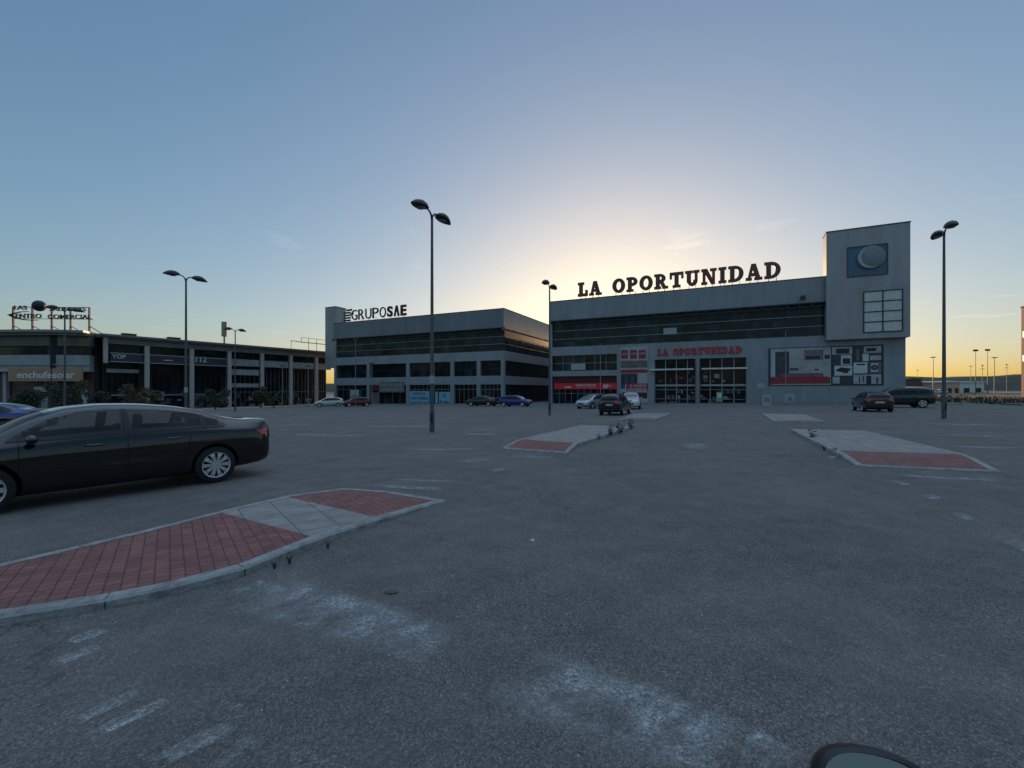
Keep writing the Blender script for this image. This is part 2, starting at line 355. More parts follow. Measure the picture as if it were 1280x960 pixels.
m_pole = M('grey_painted_pole', (0.085, 0.095, 0.105), 0.5, 0.3)
m_galv = M('galvanised_steel', (0.22, 0.235, 0.25), 0.45, 0.5)
m_roof = M('roof_membrane', (0.16, 0.16, 0.16), 0.9)
m_logo_blue = M('blue_logo_recess', (0.06, 0.12, 0.19), 0.5)
m_letter_white = M('white_print', (0.60, 0.60, 0.60), 0.6)
m_blueprint = M('blue_print', (0.02, 0.06, 0.16), 0.6)
m_cyan = M('light_blue_banner', (0.17, 0.36, 0.44), 0.6)
m_leaf = [M('olive_leaf', (0.032, 0.045, 0.020), 0.7, 0, 0.35, 9.0), M('dark_green_leaf', (0.022, 0.036, 0.016), 0.7, 0, 0.3, 9.0), M('dry_leaf', (0.075, 0.066, 0.030), 0.8, 0, 0.3, 9.0)]
m_bark = M('bark', (0.06, 0.048, 0.04), 0.9, 0, 0.3, 12, 0.5)

# ---------------------------------------------------------------- the ground and what is laid into it
def ground_sheet():
    xs = sorted({-2500, -800, -300, -80, 80, 300, 800, 2500} | set(range(-80, 81, 20)))
    ys = sorted({-600, -100, -30, 100, 300, 900, 3000} | set(range(-30, 101, 13)))
    mb = MB(); n = len(xs)
    vs = [(x, y, gz(x, y)) for y in ys for x in xs]
    fs = [(j*n+i, j*n+i+1, (j+1)*n+i+1, (j+1)*n+i) for j in range(len(ys)-1) for i in range(n-1)]
    mb.add(vs, fs); o = mb.build('ground', m_asphalt, smooth='all', fix=False); tag(o, kind='structure')
ground_sheet()

def clip(poly, a, b, keep):                      # keep the side of line a-b
    out = []
    def sd(p): return ((b[0]-a[0])*(p[1]-a[1]) - (b[1]-a[1])*(p[0]-a[0]))*keep
    for i in range(len(poly)):
        p, q = poly[i], poly[(i+1) % len(poly)]
        sp, sq = sd(p), sd(q)
        if sp >= 0: out.append(p)
        if sp*sq < 0:
            t = sp/(sp-sq); out.append((p[0]+(q[0]-p[0])*t, p[1]+(q[1]-p[1])*t))
    return out
def inset(poly, w):
    n = len(poly); A = sum(poly[i][0]*poly[(i+1) % n][1]-poly[(i+1) % n][0]*poly[i][1] for i in range(n))
    sg = 1 if A > 0 else -1; res = []
    for i in range(n):
        p0, p1, p2 = (Vector(poly[(i-1) % n]), Vector(poly[i]), Vector(poly[(i+1) % n]))
        d1 = (p1-p0).normalized(); d2 = (p2-p1).normalized()
        n1 = Vector((-d1.y, d1.x))*sg; n2 = Vector((-d2.y, d2.x))*sg
        m = (n1+n2).normalized(); k = w/max(0.35, m.dot(n1)); res.append(tuple(p1+m*k))
    return res
RD = math.radians(-25.7)                          # the aisle runs 25.7 degrees to the right of the view
cd = Vector((math.cos(RD), math.sin(RD))); rd = Vector((-math.sin(RD), math.cos(RD)))
def subdiv(poly, step=0.5):
    out = []
    for i in range(len(poly)):
        p, q = Vector(poly[i]), Vector(poly[(i+1) % len(poly)])
        k = max(1, int((q-p).length/step))
        for j in range(k): out.append(tuple(p+(q-p)*(j/k)))
    return out
def island(name_, px, hfun, cuts, label, rot=RD, mats=None):
    """px: outline on the photo, anticlockwise or not; cuts: list of ((a, b, keep, material)...) regions"""
    outer = [tuple(p.to_2d()) if hasattr(p, 'to_2d') else p for p in px]
    org = Vector(outer[0]); base = gz(*org)
    ca, sa = math.cos(-rot), math.sin(-rot)
    def loc(p, h):
        dx, dy = p[0]-org.x, p[1]-org.y
        return (dx*ca-dy*sa, dx*sa+dy*ca, gz(*p)+h-base)
    root = empty('traffic_island', (org.x, org.y, base), rot, label, 'traffic island', 'paved islands between the parking rows')
    inn = inset(outer, 0.12); n = len(outer)
    kb = MB(); O = []; I = []
    for i in range(n):
        p, q = Vector(outer[i]), Vector(outer[(i+1) % n]); a, b_ = Vector(inn[i]), Vector(inn[(i+1) % n])
        k = max(1, int((q-p).length/0.5))
        for j in range(k): O.append(tuple(p+(q-p)*j/k)); I.append(tuple(a+(b_-a)*j/k))
    m_ = len(O); bev = 0.02
    O2 = inset(O, bev)
    vs = [loc(p, -0.25) for p in O] + [loc(p, max(0.0, hfun(p)-bev)) for p in O] + [loc(O2[i], hfun(O[i])) for i in range(m_)] + [loc(I[i], hfun(O[i])) for i in range(m_)] + [loc(I[i], hfun(O[i])-0.05) for i in range(m_)]
    fs = []
    for r_ in range(4):
        for k in range(m_): fs.append((r_*m_+k, r_*m_+(k+1) % m_, (r_+1)*m_+(k+1) % m_, (r_+1)*m_+k))
    kb.add(vs, fs)
    jb = kb                                      # open joints between kerb stones
    for i in range(0, m_, 2):
        p = Vector(O[i]); q = Vector(O[(i+1) % m_]); t = (q-p).normalized()*0.004
        a = Vector(O[i]); b_ = Vector(I[i]); h = hfun(O[i])
        o3 = (a-b_).normalized()*0.002
        jb.add([loc(a-t+o3, h-0.08), loc(a+t+o3, h-0.08), loc(a+t+o3, h-0.018), loc(a-t+o3, h-0.018)], [(0, 1, 2, 3)], 1)
        jb.add([loc(Vector(O2[i])-t, h+0.0015), loc(Vector(O2[i])+t, h+0.0015), loc(b_+t, h+0.0015), loc(b_-t, h+0.0015)], [(0, 1, 2, 3)], 1)
    kb.build('kerb', [m_kerb, m_kerbjoint], root, smooth=True)
    for nm, mat, cl in cuts:
        poly = [tuple(p) for p in I]
        for a, b_, keep in cl: poly = clip(poly, a, b_, keep)
        if len(poly) < 3: continue
        # a fan around the middle keeps the sheet on the sloping tarmac
        bm = bmesh.new(); vv = [bm.verts.new(loc(p, hfun(p)-0.006)) for p in poly]
        f = bm.faces.new(vv); bmesh.ops.triangulate(bm, faces=[f]); bmesh.ops.recalc_face_normals(bm, faces=bm.faces)
        me = bpy.data.meshes.new(nm); bm.to_mesh(me); bm.free(); me.materials.append(mat)
        for p_ in me.polygons:
            pass
        o = bpy.data.objects.new(nm, me); C.objects.link(o); o.parent = root
    return root
def P2(px, py, h=0.0):
    p = gp(px, py, h); return (p.x, p.y)
# near left island: kerb face 11 cm, ramped down at its tip
tipA = P2(558, 624, 0.03); tipB = P2(431, 609, 0.03)
def h_near(p):
    d = min((Vector(p)-Vector(tipA)).length, (Vector(p)-Vector(tipB)).length*1.2)
    return 0.025+0.045*max(0, min(1, d/1.5))
o_near = [tipA, P2(477, 644, .09), P2(402, 666, .11), P2(306, 703, .11), P2(210, 727, .11), P2(131, 742, .11), P2(0, 762, .11)]
l = Vector(o_near[-1]); l2 = l+(l-Vector(o_near[-2])).normalized()*2.5+Vector((0, -0.25)); o_near.append(tuple(l2))
b0 = Vector(P2(0, 701, .09)); b1 = Vector(P2(175, 661, .09))
o_near += [tuple(b0+(b0-b1).normalized()*1.5), tuple(b0), tuple(b1), P2(284, 634, .09), P2(359, 618, .07), tipB]
cA = (P2(280, 637, .11), P2(394, 666, .11)); cB = (P2(367, 618, .11), P2(472, 641, .11))
isl = island('near', o_near, h_near, [
    ('red_paving', m_red_pav, [(cA[0], cA[1], -1)]), ('grey_paving', m_grey_pav, [(cA[0], cA[1], 1), (cB[0], cB[1], -1)]), ('red_tip_paving', m_red_pav, [(cB[0], cB[1], 1)])],
    'long low island of red tiles with one grey slab band beside the black saloon', rot=math.radians(-52))
def hflat(v, ends):
    def f(p):
        d = min((Vector(p)-Vector(e)).length for e in ends); return 0.02+(v-0.02)*max(0, min(1, d/1.6))
    return f
E = [P2(1070, 583), P2(1252, 591)]
def h_r(p):
    a, b_ = Vector(E[0]), Vector(E[1]); n_ = Vector((-(b_-a).y, (b_-a).x)).normalized()
    return 0.03+0.08*max(0, min(1, abs((Vector(p)-a).dot(n_))/1.2))
cR = (P2(1066, 566, .06), P2(1199, 570, .06))
island('right', [P2(1070, 583), P2(1252, 591), P2(1205, 570, .06), P2(1081, 539, .08), P2(988, 537, .08), P2(1042, 564, .09)], h_r,
    [('red_paving', m_red_pav, [(cR[0], cR[1], -1)]), ('grey_paving', m_grey_pav, [(cR[0], cR[1], 1)])],
    'wide pale paved island with red tile end on the right of the aisle')
E2 = [P2(627, 561), P2(710, 567)]
def h_l(p):
    a, b_ = Vector(E2[0]), Vector(E2[1]); n_ = Vector((-(b_-a).y, (b_-a).x)).normalized()
    return 0.03+0.08*max(0, min(1, abs((Vector(p)-a).dot(n_))/1.2))
cL = (P2(651, 551, .05), P2(722, 556, .05))
island('left', [P2(627, 561), P2(710, 567), P2(722, 556, .06), P2(793, 533, .08), P2(726, 532, .08), P2(651, 550, .06)], h_l,
    [('red_paving', m_red_pav, [(cL[0], cL[1], -1)]), ('grey_paving', m_grey_pav, [(cL[0], cL[1], 1)])],
    'paved island with red tile end and weeds, left of the aisle')
cF = (P2(779, 523.2, .05), P2(824, 522.8, .05))
island('far_left', [P2(773, 526), P2(817, 526), P2(839, 517, .05), P2(792, 516.8, .05)], lambda p: 0.07,
    [('red_paving', m_red_pav, [(cF[0], cF[1], -1)]), ('grey_paving', m_grey_pav, [(cF[0], cF[1], 1)])],
    'small far paved island behind the weedy one, in front of the dark blue SUV')
cG = (P2(963, 525.8, .05), P2(1024, 526, .05))
island('far_right', [P2(967, 528), P2(1031, 528.8), P2(1006, 518, .05), P2(952, 517, .05)], lambda p: 0.07,
    [('red_paving', m_red_pav, [(cG[0], cG[1], -1)]), ('grey_paving', m_grey_pav, [(cG[0], cG[1], 1)])],
    'small far paved island before the blank wall with the big poster')

# worn paint lying on the tarmac: sheets a few millimetres above it
def sheet(name, pts, mat, lift=0.004):
    ws = [Vector(P2(*p)) for p in pts]
    me = bpy.data.meshes.new(name); N_ = 6; vs = []; uv = []
    for j in range(N_+1):
        for i in range(N_+1):
            s, t = i/N_, j/N_
            p = (ws[0]*(1-s)+ws[1]*s)*(1-t)+(ws[3]*(1-s)+ws[2]*s)*t
            vs.append((p.x, p.y, gz(p.x, p.y)+lift)); uv.append((s, t))
    fs = [(j*(N_+1)+i, j*(N_+1)+i+1, (j+1)*(N_+1)+i+1, (j+1)*(N_+1)+i) for j in range(N_) for i in range(N_)]
    me.from_pydata(vs, [], fs); ul = me.uv_layers.new(name='UVMap')
    for lp in me.loops: ul.data[lp.index].uv = uv[lp.vertex_index]
    me.materials.append(mat); me.update()
    o = bpy.data.objects.new(name, me); C.objects.link(o); return tag(o, kind='structure')
for q in [[(50, 912), (66, 926), (205, 862), (188, 848)], [(70, 930), (88, 944), (240, 872), (222, 860)], [(150, 960), (172, 985), (330, 905), (290, 890)], [(225, 975), (250, 992), (345, 915), (320, 905)], [(42, 832), (55, 846), (150, 806), (128, 796)], [(60, 806), (75, 816), (160, 788), (120, 780)],
          [(200, 750), (330, 700), (700, 800), (560, 880)], [(520, 880), (650, 775), (1060, 925), (960, 1040)], [(255, 742), (318, 712), (400, 742), (350, 768)], [(890, 925), (935, 892), (1040, 950), (960, 1000)]]:
    sheet('worn_road_marking', q, m_white_paint)
for q in [[(1085, 590), (1092, 595), (1290, 606), (1285, 600)], [(1105, 601), (1130, 609), (1150, 607), (1125, 600)], [(1143, 618), (1160, 627), (1190, 625), (1165, 616)],
          [(1178, 639), (1210, 655), (1232, 652), (1200, 638)], [(1232, 670), (1300, 706), (1330, 700), (1262, 668)],
          [(1150, 541), (1152, 543), (1290, 549), (1290, 546)], [(1165, 556), (1168, 559), (1300, 563), (1300, 559)], [(1120, 528), (1123, 530), (1290, 533), (1290, 531)],
          [(440, 603), (448, 610), (590, 616), (570, 609)], [(462, 597), (468, 600), (600, 605), (590, 601)], [(560, 540), (565, 544), (640, 545), (640, 542)], [(480, 560), (490, 564), (615, 563), (612, 560)],
          [(400, 530), (402, 532), (620, 536), (620, 534)], [(560, 575), (570, 580), (625, 576), (622, 572)], [(605, 587), (612, 592), (640, 588), (632, 584)], [(640, 568), (640, 572), (700, 574), (700, 571)],
          [(840, 552), (850, 562), (895, 562), (885, 553)], [(330, 540), (332, 543), (480, 548), (480, 545)], [(0, 706), (30, 714), (120, 690), (90, 684)]]:
    sheet('faded_bay_line', q, m_line_paint)

# pavement in front of the shops: one raised slab with its kerb
class Frame:
    def __init__(s, x, y, rz): s.o = Vector((x, y)); s.c = Vector((math.cos(rz), math.sin(rz))); s.r = Vector((-math.sin(rz), math.cos(rz))); s.rz = rz
    def U(s, px, d=0.0):
        k = (px-640)/F; o = s.o+s.r*d
        return (k*o.y-o.x)/(s.c.x-k*s.c.y)
    def Y(s, px, d=0.0): return (s.o+s.r*d+s.c*s.U(px, d)).y
    def Z(s, px, py, d=0.0): return EYE+(HZ-py)/F*s.Y(px, d)
    def W(s, u, d): p = s.o+s.c*u+s.r*d; return p
FA = Frame(24.5, 58.0, RD)
def pavement(name, u0, u1, d0, d1, frame, h=0.13):
    mb = MB(); kb = MB(); n = max(2, int(abs(u1-u0)/6))
    for dd, dst, m_ in ((d0+0.16, d1, mb), (d0, d0+0.16, kb)):
        vs = []; 
        for i in range(n+1):
            u = u0+(u1-u0)*i/n
            for d, hh in ((dd, -0.3), (dd, h), (dst, h), (dst, -0.3)):
                p = frame.W(u, d); vs.append((p.x, p.y, gz(p.x, p.y)+hh+(0.004 if m_ is kb else 0)))
        fs = []
        for i in range(n):
            for k in range(4): fs.append((i*4+k, i*4+(k+1) % 4, (i+1)*4+(k+1) % 4, (i+1)*4+k))
        fs += [(0, 1, 2, 3), (n*4, n*4+3, n*4+2, n*4+1)]
        m_.add(vs, fs)
    o = mb.build(name, m_walk); tag(o, kind='structure'); k = kb.build('pavement_kerb', m_kerb); tag(k, kind='structure')
pavement('pavement', -72, 24, -5.5, 40, FA)
pavement('pavement', 27, 110, -8.0, -4.5, FA)

# ---------------------------------------------------------------- slab serif letters
def ring(cx, cy, ro, hi, ri, hj, a0, a1, n=14):
    out = []
    for k in range(n):
        a, b_ = math.radians(a0+(a1-a0)*k/n), math.radians(a0+(a1-a0)*(k+1)/n)
        out.append([(cx+ro*math.cos(a), cy+hi*math.sin(a)), (cx+ro*math.cos(b_), cy+hi*math.sin(b_)), (cx+ri*math.cos(b_), cy+hj*math.sin(b_)), (cx+ri*math.cos(a), cy+hj*math.sin(a))])
    return out
def R4(a, b_, c, d): return [[(a, b_), (c, b_), (c, d), (a, d)]]
SLAB = {
 'L': (0.84, R4(.12, 0, .38, 1)+R4(0, .87, .5, 1)+R4(0, 0, .82, .15)+R4(.66, .1, .82, .4)),
 'A': (1.04, [[(.10, 0), (.24, 0), (.52, 1), (.36, 1)], [(.36, 1), (.62, 1), (.94, 0), (.66, 0)]]+R4(.2, .26, .76, .40)+R4(0, 0, .36, .12)+R4(.56, 0, 1.04, .12)),
 'O': (1.0, ring(.5, .5, .5, .5, .23, .34, 0, 360, 28)),
 'P': (.88, R4(.12, 0, .38, 1)+R4(0, 0, .52, .12)+R4(0, .88, .4, 1)+ring(.38, .70, .46, .30, .22, .15, -90, 90)),
 'R': (1.02, R4(.12, 0, .38, 1)+R4(0, 0, .48, .12)+R4(0, .88, .4, 1)+ring(.38, .71, .44, .29, .2, .14, -90, 90)+[[(.40, .46), (.66, .46), (.94, 0), (.66, 0)]]+R4(.62, 0, 1.02, .12)),
 'T': (.98, R4(.36, 0, .62, 1)+R4(0, .86, .98, 1)+R4(0, .6, .12, .9)+R4(.86, .6, .98, .9)+R4(.22, 0, .76, .12)),
 'U': (1.0, R4(.12, .34, .38, 1)+R4(.70, .34, .86, 1)+ring(.49, .36, .37, .36, .11, .2, 180, 360)+R4(0, .88, .5, 1)+R4(.58, .88, 1.0, 1)),
 'N': (1.04, R4(.1, 0, .25, 1)+R4(.77, 0, .92, 1)+[[(.1, 1), (.38, 1), (.92, 0), (.66, 0)]]+R4(0, 0, .38, .12)+R4(0, .88, .36, 1)+R4(.62, .88, 1.04, 1)),
 'I': (.5, R4(.12, 0, .38, 1)+R4(0, 0, .5, .12)+R4(0, .88, .5, 1)),
 'D': (1.0, R4(.12, 0, .38, 1)+R4(0, 0, .4, .12)+R4(0, .88, .4, 1)+ring(.38, .5, .60, .5, .34, .37, -90, 90)),
}
def slab_word(word, parent, u0, u1, z0, hfun, y, depth, mat, gap=0.15, space=0.7, name='letter', stand=None, smat=None):
    """z0(u) base height, hfun(u) letter height"""
    tot = sum((space if ch == ' ' else SLAB[ch][0]+gap) for ch in word)-gap
    k = (u1-u0)/tot; x = u0
    for ch in word:
        if ch == ' ': x += space*k; continue
        wd, pcs = SLAB[ch]; mb = MB(); h = hfun(x); zb = z0(x)
        for q, pc in enumerate(pcs):
            if len(pc) == 4: pc = inset(pc, -.03)
            mb.prism([(x+a*k, zb+b_*h) for a, b_ in pc], y-0.0015*(q % 5), y+depth+0.0015*(q % 5), 0)
        o = mb.build(name, mat, parent)
        if stand:
            for xx in (x+wd*k*0.25, x+wd*k*0.75):
                sb = MB()
                sb.cyl((xx, y+depth*0.5, zb-stand), (xx, y+depth*0.5, zb+0.12), 0.028, n=6)
                sb.cyl((xx, y+depth*0.5, zb+0.05), (xx, y+depth+0.7, zb-stand), 0.02, n=6)
                sb.build('letter_stand', smat, parent)
        x += (wd+gap)*k

# ---------------------------------------------------------------- the big furniture store
U = FA.U
ZR = 14.8; ZB0 = 7.9; ZB1 = 11.75
store = empty('retail_building', (24.5, 58.0, 0), RD, 'large grey clad store with a square corner tower and double glass entrance', 'shop building')
uL, uP, uP2, uPo, uE0, uE1, uT0, uT1, uR = U(688), U(690), U(771), U(776), U(818), U(933), U(1033, -0.9), U(1138, -0.9), U(1132)
wb = MB()
wb.box(uL, uR-0.3, 0.7, 95, -3, ZR-0.3)                    # core behind the front, unseen depth stretched to block the low sun
wb.box(uPo, uE0, 0, 0.7, -3, ZB0); wb.box(uE1, uR, 0, 0.7, -3, ZB0); wb.box(uE0, uE1, 0, 0.7, 5.6, ZB0)
wb.box(uL, uPo, 0, 0.7, 6.6, ZB0); wb.box(uL, uPo, 0.0, 0.7, 3.5, 4.3); wb.box(uP2, uPo, 0.001, 0.7, -3, 6.6)
wb.box(uL, uP, 0.001, 0.7, -3, ZB1)
wb.box(uR-0.3, uR, 0.7, 95, -3, ZR-0.6)
wb.build('wall', m_clad_low, store)
pb = MB(); pb.box(uL, uT0+0.4, -0.12, 0.68, ZB1, ZR); pb.box(uL-0.002, uL+0.3, 0.68, 95.2, ZB1, ZR); pb.build('parapet', m_clad, store)
cb = MB(); cb.box(uL-0.05, uT0+0.3, -0.18, 0.72, ZR, ZR+0.09); cb.build('coping', m_coping, store)
gb = MB(); gb.box(uP, uT0+2.0, 0.45, 0.69, ZB0, ZB1); gw = gb.build('upper_window', m_glass_g, store)
fb = MB()
for z in (9.1, 10.35): fb.box(uP, uT0+2.0, 0.38, 0.44, z-0.035, z+0.035)
fb.build('window_frame', m_frame, gw)
sb = MB(); sb.box(uP, uT0+0.3, -0.42, -0.13, ZB1+0.02, ZB1+0.12)
nb = 27
for i in range(nb+1):
    u = uP+(uT0-uP)*i/nb; sb.box(u-0.05, u+0.05, -0.40, -0.14, ZB1-0.30, ZB1+0.015)
sb.box(uP, uT0+0.3, -0.44, -0.40, ZB1-0.36, ZB1-0.30)
sb.build('sunshade', m_darkframe, store)
pn = MB(); ua, ub = U(829), U(845.5); pn.box(ua, ub, 0.36, 0.42, FA.Z(837, 417.5), FA.Z(837, 409.5)); pn.build('window_panel', m_paleg, gw)
# lower left shop front
gb = MB(); gb.box(uP, uP2, 0.4, 0.69, 4.3, 6.6); gl = gb.build('window', m_glass_g, store)
fb = MB(); fb.box(uP, uP2, 0.34, 0.39, 5.4, 5.47)
for i in range(1, 6): u = uP+(uP2-uP)*i/6; fb.box(u-0.03, u+0.03, 0.35, 0.39, 4.3, 6.6)
fb.build('window_frame', m_frame, gl)
pn = MB(); pn.box(U(713), U(731), 0.30, 0.335, 4.45, 5.35); tag(pn.build('window_panel', m_paleg, gl), 'pale panel leaning inside the upper shop window')
rb = MB(); rb.box(uP, uP2, 0.35, 0.69, 2.35, 3.5); tag(rb.build('shop_fascia', m_darkred, store), 'dark red boarded fascia above the red banner')
gb = MB(); gb.box(uP, uP2, 0.5, 0.69, -2.5, 2.3); gl = gb.build('shop_window', m_glass, store)
fb = MB()
for i in range(0, 11): u = uP+(uP2-uP)*i/10; fb.box(u-0.03, u+0.03, 0.42, 0.49, -2, 2.3)
fb.box(uP, uP2, 0.43, 0.48, 0.9, 0.96)
fb.build('window_frame', m_frame, gl)
# entrance: recess, glass, two white beams and a central post
um = U(872)
gb = MB(); gb.box(uE0, uE1, 0.62, 0.69, -2, 5.6); ent = gb.build('entrance_glazing', m_glass, store)
fb = MB()
for i in range(0, 9):
    u = uE0+(uE1-uE0)*i/8
    if i != 4: fb.box(u-0.04, u+0.04, 0.5, 0.6, -2, 5.6)
fb.build('mullion', m_paleg, ent)
tb = MB(); tb.box(uE0-0.6, um-0.5, -0.35, 0.2, 4.12, 4.32); tb.box(um+0.5, uE1+0.1, -0.35, 0.2, 4.12, 4.32)
tag(tb.build('canopy_rail', m_white, ent), 'white rail across the entrance')
tb = MB(); tb.box(uE0, uE1, 0.42, 0.52, 1.95, 2.2); tb.build('transom', m_paleg, ent)
tb = MB(); tb.box(uE0, uE1, 0.44, 0.52, 1.45, 1.53); tb.box(uE0, uE1, 0.44, 0.52, 0.2, 0.27); tb.build('glazing_bar', m_galv, ent)
pb = MB(); pb.cyl((um, 0.05, -2), (um, 0.05, 5.6), 0.33, n=20); pb.build('column', m_galv, store, smooth=True)
for u in (um-1.0, um+1.0):
    fl = MB(); fl.box(u-0.16, u+0.16, -0.5, -0.2, 3.55, 4.05); fl.cyl((u, -0.35, 4.05), (u, -0.35, 4.15), 0.04); fl.build('floodlight', m_darkframe, ent)
for u0, u1, z0, z1, m_ in ((U(895.5), U(903), -0.1, 1.2, m_cyan),):
    q = MB(); q.box(u0, u1, 0.38, 0.41, z0, z1); ps = q.build('door_notice', M('green_notice', (0.12, 0.34, 0.25), 0.6), ent)
    q = MB(); q.box(u0+.1, u1-.1, 0.365, 0.38, z0+.55, z1-.15); q.build('notice_print', m_letter_white, ps)
# dim goods seen through the entrance panes
goods = []; rr = random.Random(3)
for i in range(46):
    u = rr.uniform(uE0+0.3, uE1-0.6); z = rr.choice([-.3, 0.3, .3, 1.0, 2.5, 3.0]); w_ = rr.uniform(.15, .7); h_ = rr.uniform(.1, .55)
    gd = MB(); gd.box(u, u+w_, 0.604+0.0001*i, 0.613+0.0001*i, z, z+h_); goods.append((gd, rr.choice([0, 0, 1, 1, 2, 3])))
gm_ = [M('goods_brown', (0.13, 0.085, 0.05), .5), M('goods_grey', (0.09, 0.10, 0.11), .5), M('goods_pale', (0.30, 0.29, 0.26), .5), M('goods_red', (0.18, 0.03, 0.03), .5)]
for gd, k_ in goods: gd.build('displayed_item', gm_[k_], ent)
# corner tower
tz0, tz1 = 7.27, 19.75
tw = MB(); d0 = -0.9
poly = [(uT0, d0), (uT1, d0), (uT1, 9.0), (uT0+3.0, 9.0), (uT0+0.05, 1.3)]
tw.slab(poly, tz0, tz1); tower = tw.build('tower', m_clad_tower, store)
cb = MB(); cb.slab([(uT0-.05, d0-.05), (uT1+.05, d0-.05), (uT1+.05, 9.05), (uT0+2.95, 9.05), (uT0-.0, 1.3)], tz1, tz1+0.12); cb.build('coping', m_coping, tower)
lu0, lu1 = U(1060, d0), U(1108.5, d0); lz0 = FA.Z(1060, 346, d0); lz1 = FA.Z(1060, 310.5, d0)
rc = MB(); rc.box(lu0, lu1, d0-0.03, d0-0.004, lz0, lz1); lg = rc.build('logo_panel', m_logo_blue, tower)
fr = MB()
for a in ((lu0-.1, lu1+.1, lz1, lz1+.1), (lu0-.1, lu1+.1, lz0-.1, lz0), (lu0-.1, lu0, lz0, lz1), (lu1, lu1+.1, lz0, lz1)):
    fr.box(a[0], a[1], d0-0.09, d0-0.002, a[2], a[3])
fr.build('logo_frame', m_coping, lg)
lc = U(1088.5, d0); lz = FA.Z(1088, 322, d0); ds = MB(); lr = (U(1107, d0)-U(1071, d0))/2
prof = [(0.001, -0.30), (lr*0.95, -0.30), (lr, -0.26), (lr, -0.10), (lr*0.97, -0.06)]
ds.lathe(prof, 40, c=(lc, d0, lz)); ds.build('logo_disc', M('grey_logo_disc', (0.185, 0.205, 0.225), 0.6), lg, smooth=True)
rb = MB()
for k in range(26):
    a0, a1 = math.radians(110+k*7), math.radians(117+k*7)
    for q in (0,):
        w5 = math.sin(PI*(k+.5)/26); ro, ri = lr*0.92, lr*(0.92-.20*w5)
        rb.add([(lc+ro*math.cos(a0), d0-.304, lz+ro*math.sin(a0)), (lc+ro*math.cos(a1), d0-.304, lz+ro*math.sin(a1)), (lc+ri*math.cos(a1), d0-.306, lz+ri*math.sin(a1)), (lc+ri*math.cos(a0), d0-.306, lz+ri*math.sin(a0))], [(0, 1, 2, 3)])
rb.build('logo_crescent', M('pale_logo_line', (0.36, 0.39, 0.42), .5), lg)
wu0, wu1 = U(1079.5, d0), U(1128, d0); wz0 = FA.Z(1128, 413.5, d0); wz1 = FA.Z(1128, 361.5, d0)
wm = MB(); wm.box(wu0, wu1, d0-0.03, d0-0.003, wz0, wz1); twin = wm.build('tower_window', M('milky_glass', (0.50, 0.51, 0.49), 0.3), tower)
fr = MB()
for i in range(3): u = wu0+(wu1-wu0)*i/2; fr.box(u-.055, u+.055, d0-0.09, d0-0.031, wz0-.055, wz1+.055)
for i in range(5): z = wz0+(wz1-wz0)*i/4; fr.box(wu0+.056, wu1-.056, d0-0.087, d0-0.033, z-.055, z+.055)
fr.build('window_frame', m_darkframe, twin)
for u_, w_ in ((U(1003), 0.5),):
    fl = MB(); fl.box(u_-w_/2, u_+w_/2, -0.7, -0.3, ZB1+0.55, ZB1+0.95); fl.box(u_-.04, u_+.04, -0.3, -.12, ZB1+.7, ZB1+.78); fl.build('floodlight', m_darkframe, store)

# rooftop sign
rs = empty('rooftop_sign', (24.5, 58.0, 0), RD, 'big brown slab serif letters LA OPORTUNIDAD standing on the store roof', 'sign')
lz0_ = lambda u: ZR+0.55
slab_word('LA OPORTUNIDAD', rs, U(722), U(976), lz0_, lambda u: 1.95, 0.2, 0.28, m_bronze, stand=0.5, smat=m_black, gap=0.17, space=0.8)
ws = empty('wall_sign', (24.5, 58.0, 0), RD, 'red raised letters LA OPORTUNIDAD on the wall above the entrance', 'sign')
zz0 = (FA.Z(822, 445)+FA.Z(926, 440.5))/2; 
slab_word('LA OPORTUNIDAD', ws, U(822), U(927), lambda u: zz0, lambda u: 0.86, -0.12, 0.10, m_redletter, gap=0.17, space=0.8)
# red banner over the shop front
bn = empty('shop_banner', (24.5, 58.0, 0), RD, 'long red banner with white print over the left shop windows', 'banner')
bu0 = U(693); q = MB(); q.box(bu0, uP2+.05, -0.10, -0.04, 1.55, 2.45); q.build('banner_sheet', M('banner_red', (0.62, 0.016, 0.03), 0.55, var=0.08), bn)
text('lettering', 'FURNITURE', m_letter_white, bn, U(719.5), -0.106, 2.0, w=U(745)-U(719.5), h=.26) if False else None
text('lettering', 'OFERTAS DE DESCANSO', m_letter_white, bn, U(720), -0.108, 2.02, w=U(745)-U(720), h=.24, ext=.004, bold=.02)
text('lettering', 'PRIMERAS MARCAS AL MEJOR PRECIO', m_letter_white, bn, U(720), -0.108, 1.76, w=U(745)-U(720), h=.13, ext=.004)
text('lettering', 'N', m_letter_white, bn, U(754), -0.108, 1.66, h=.62, ext=.004, bold=.04, shear=.2)
text('lettering', 'ovedad', m_letter_white, bn, U(757), -0.108, 1.95, w=U(764.5)-U(757), h=.2, ext=.004, bold=.02)
text('lettering', 'outlet', m_letter_white, bn, U(706), -0.108, 1.75, w=U(714)-U(706), h=.32, ext=.004, bold=.03)
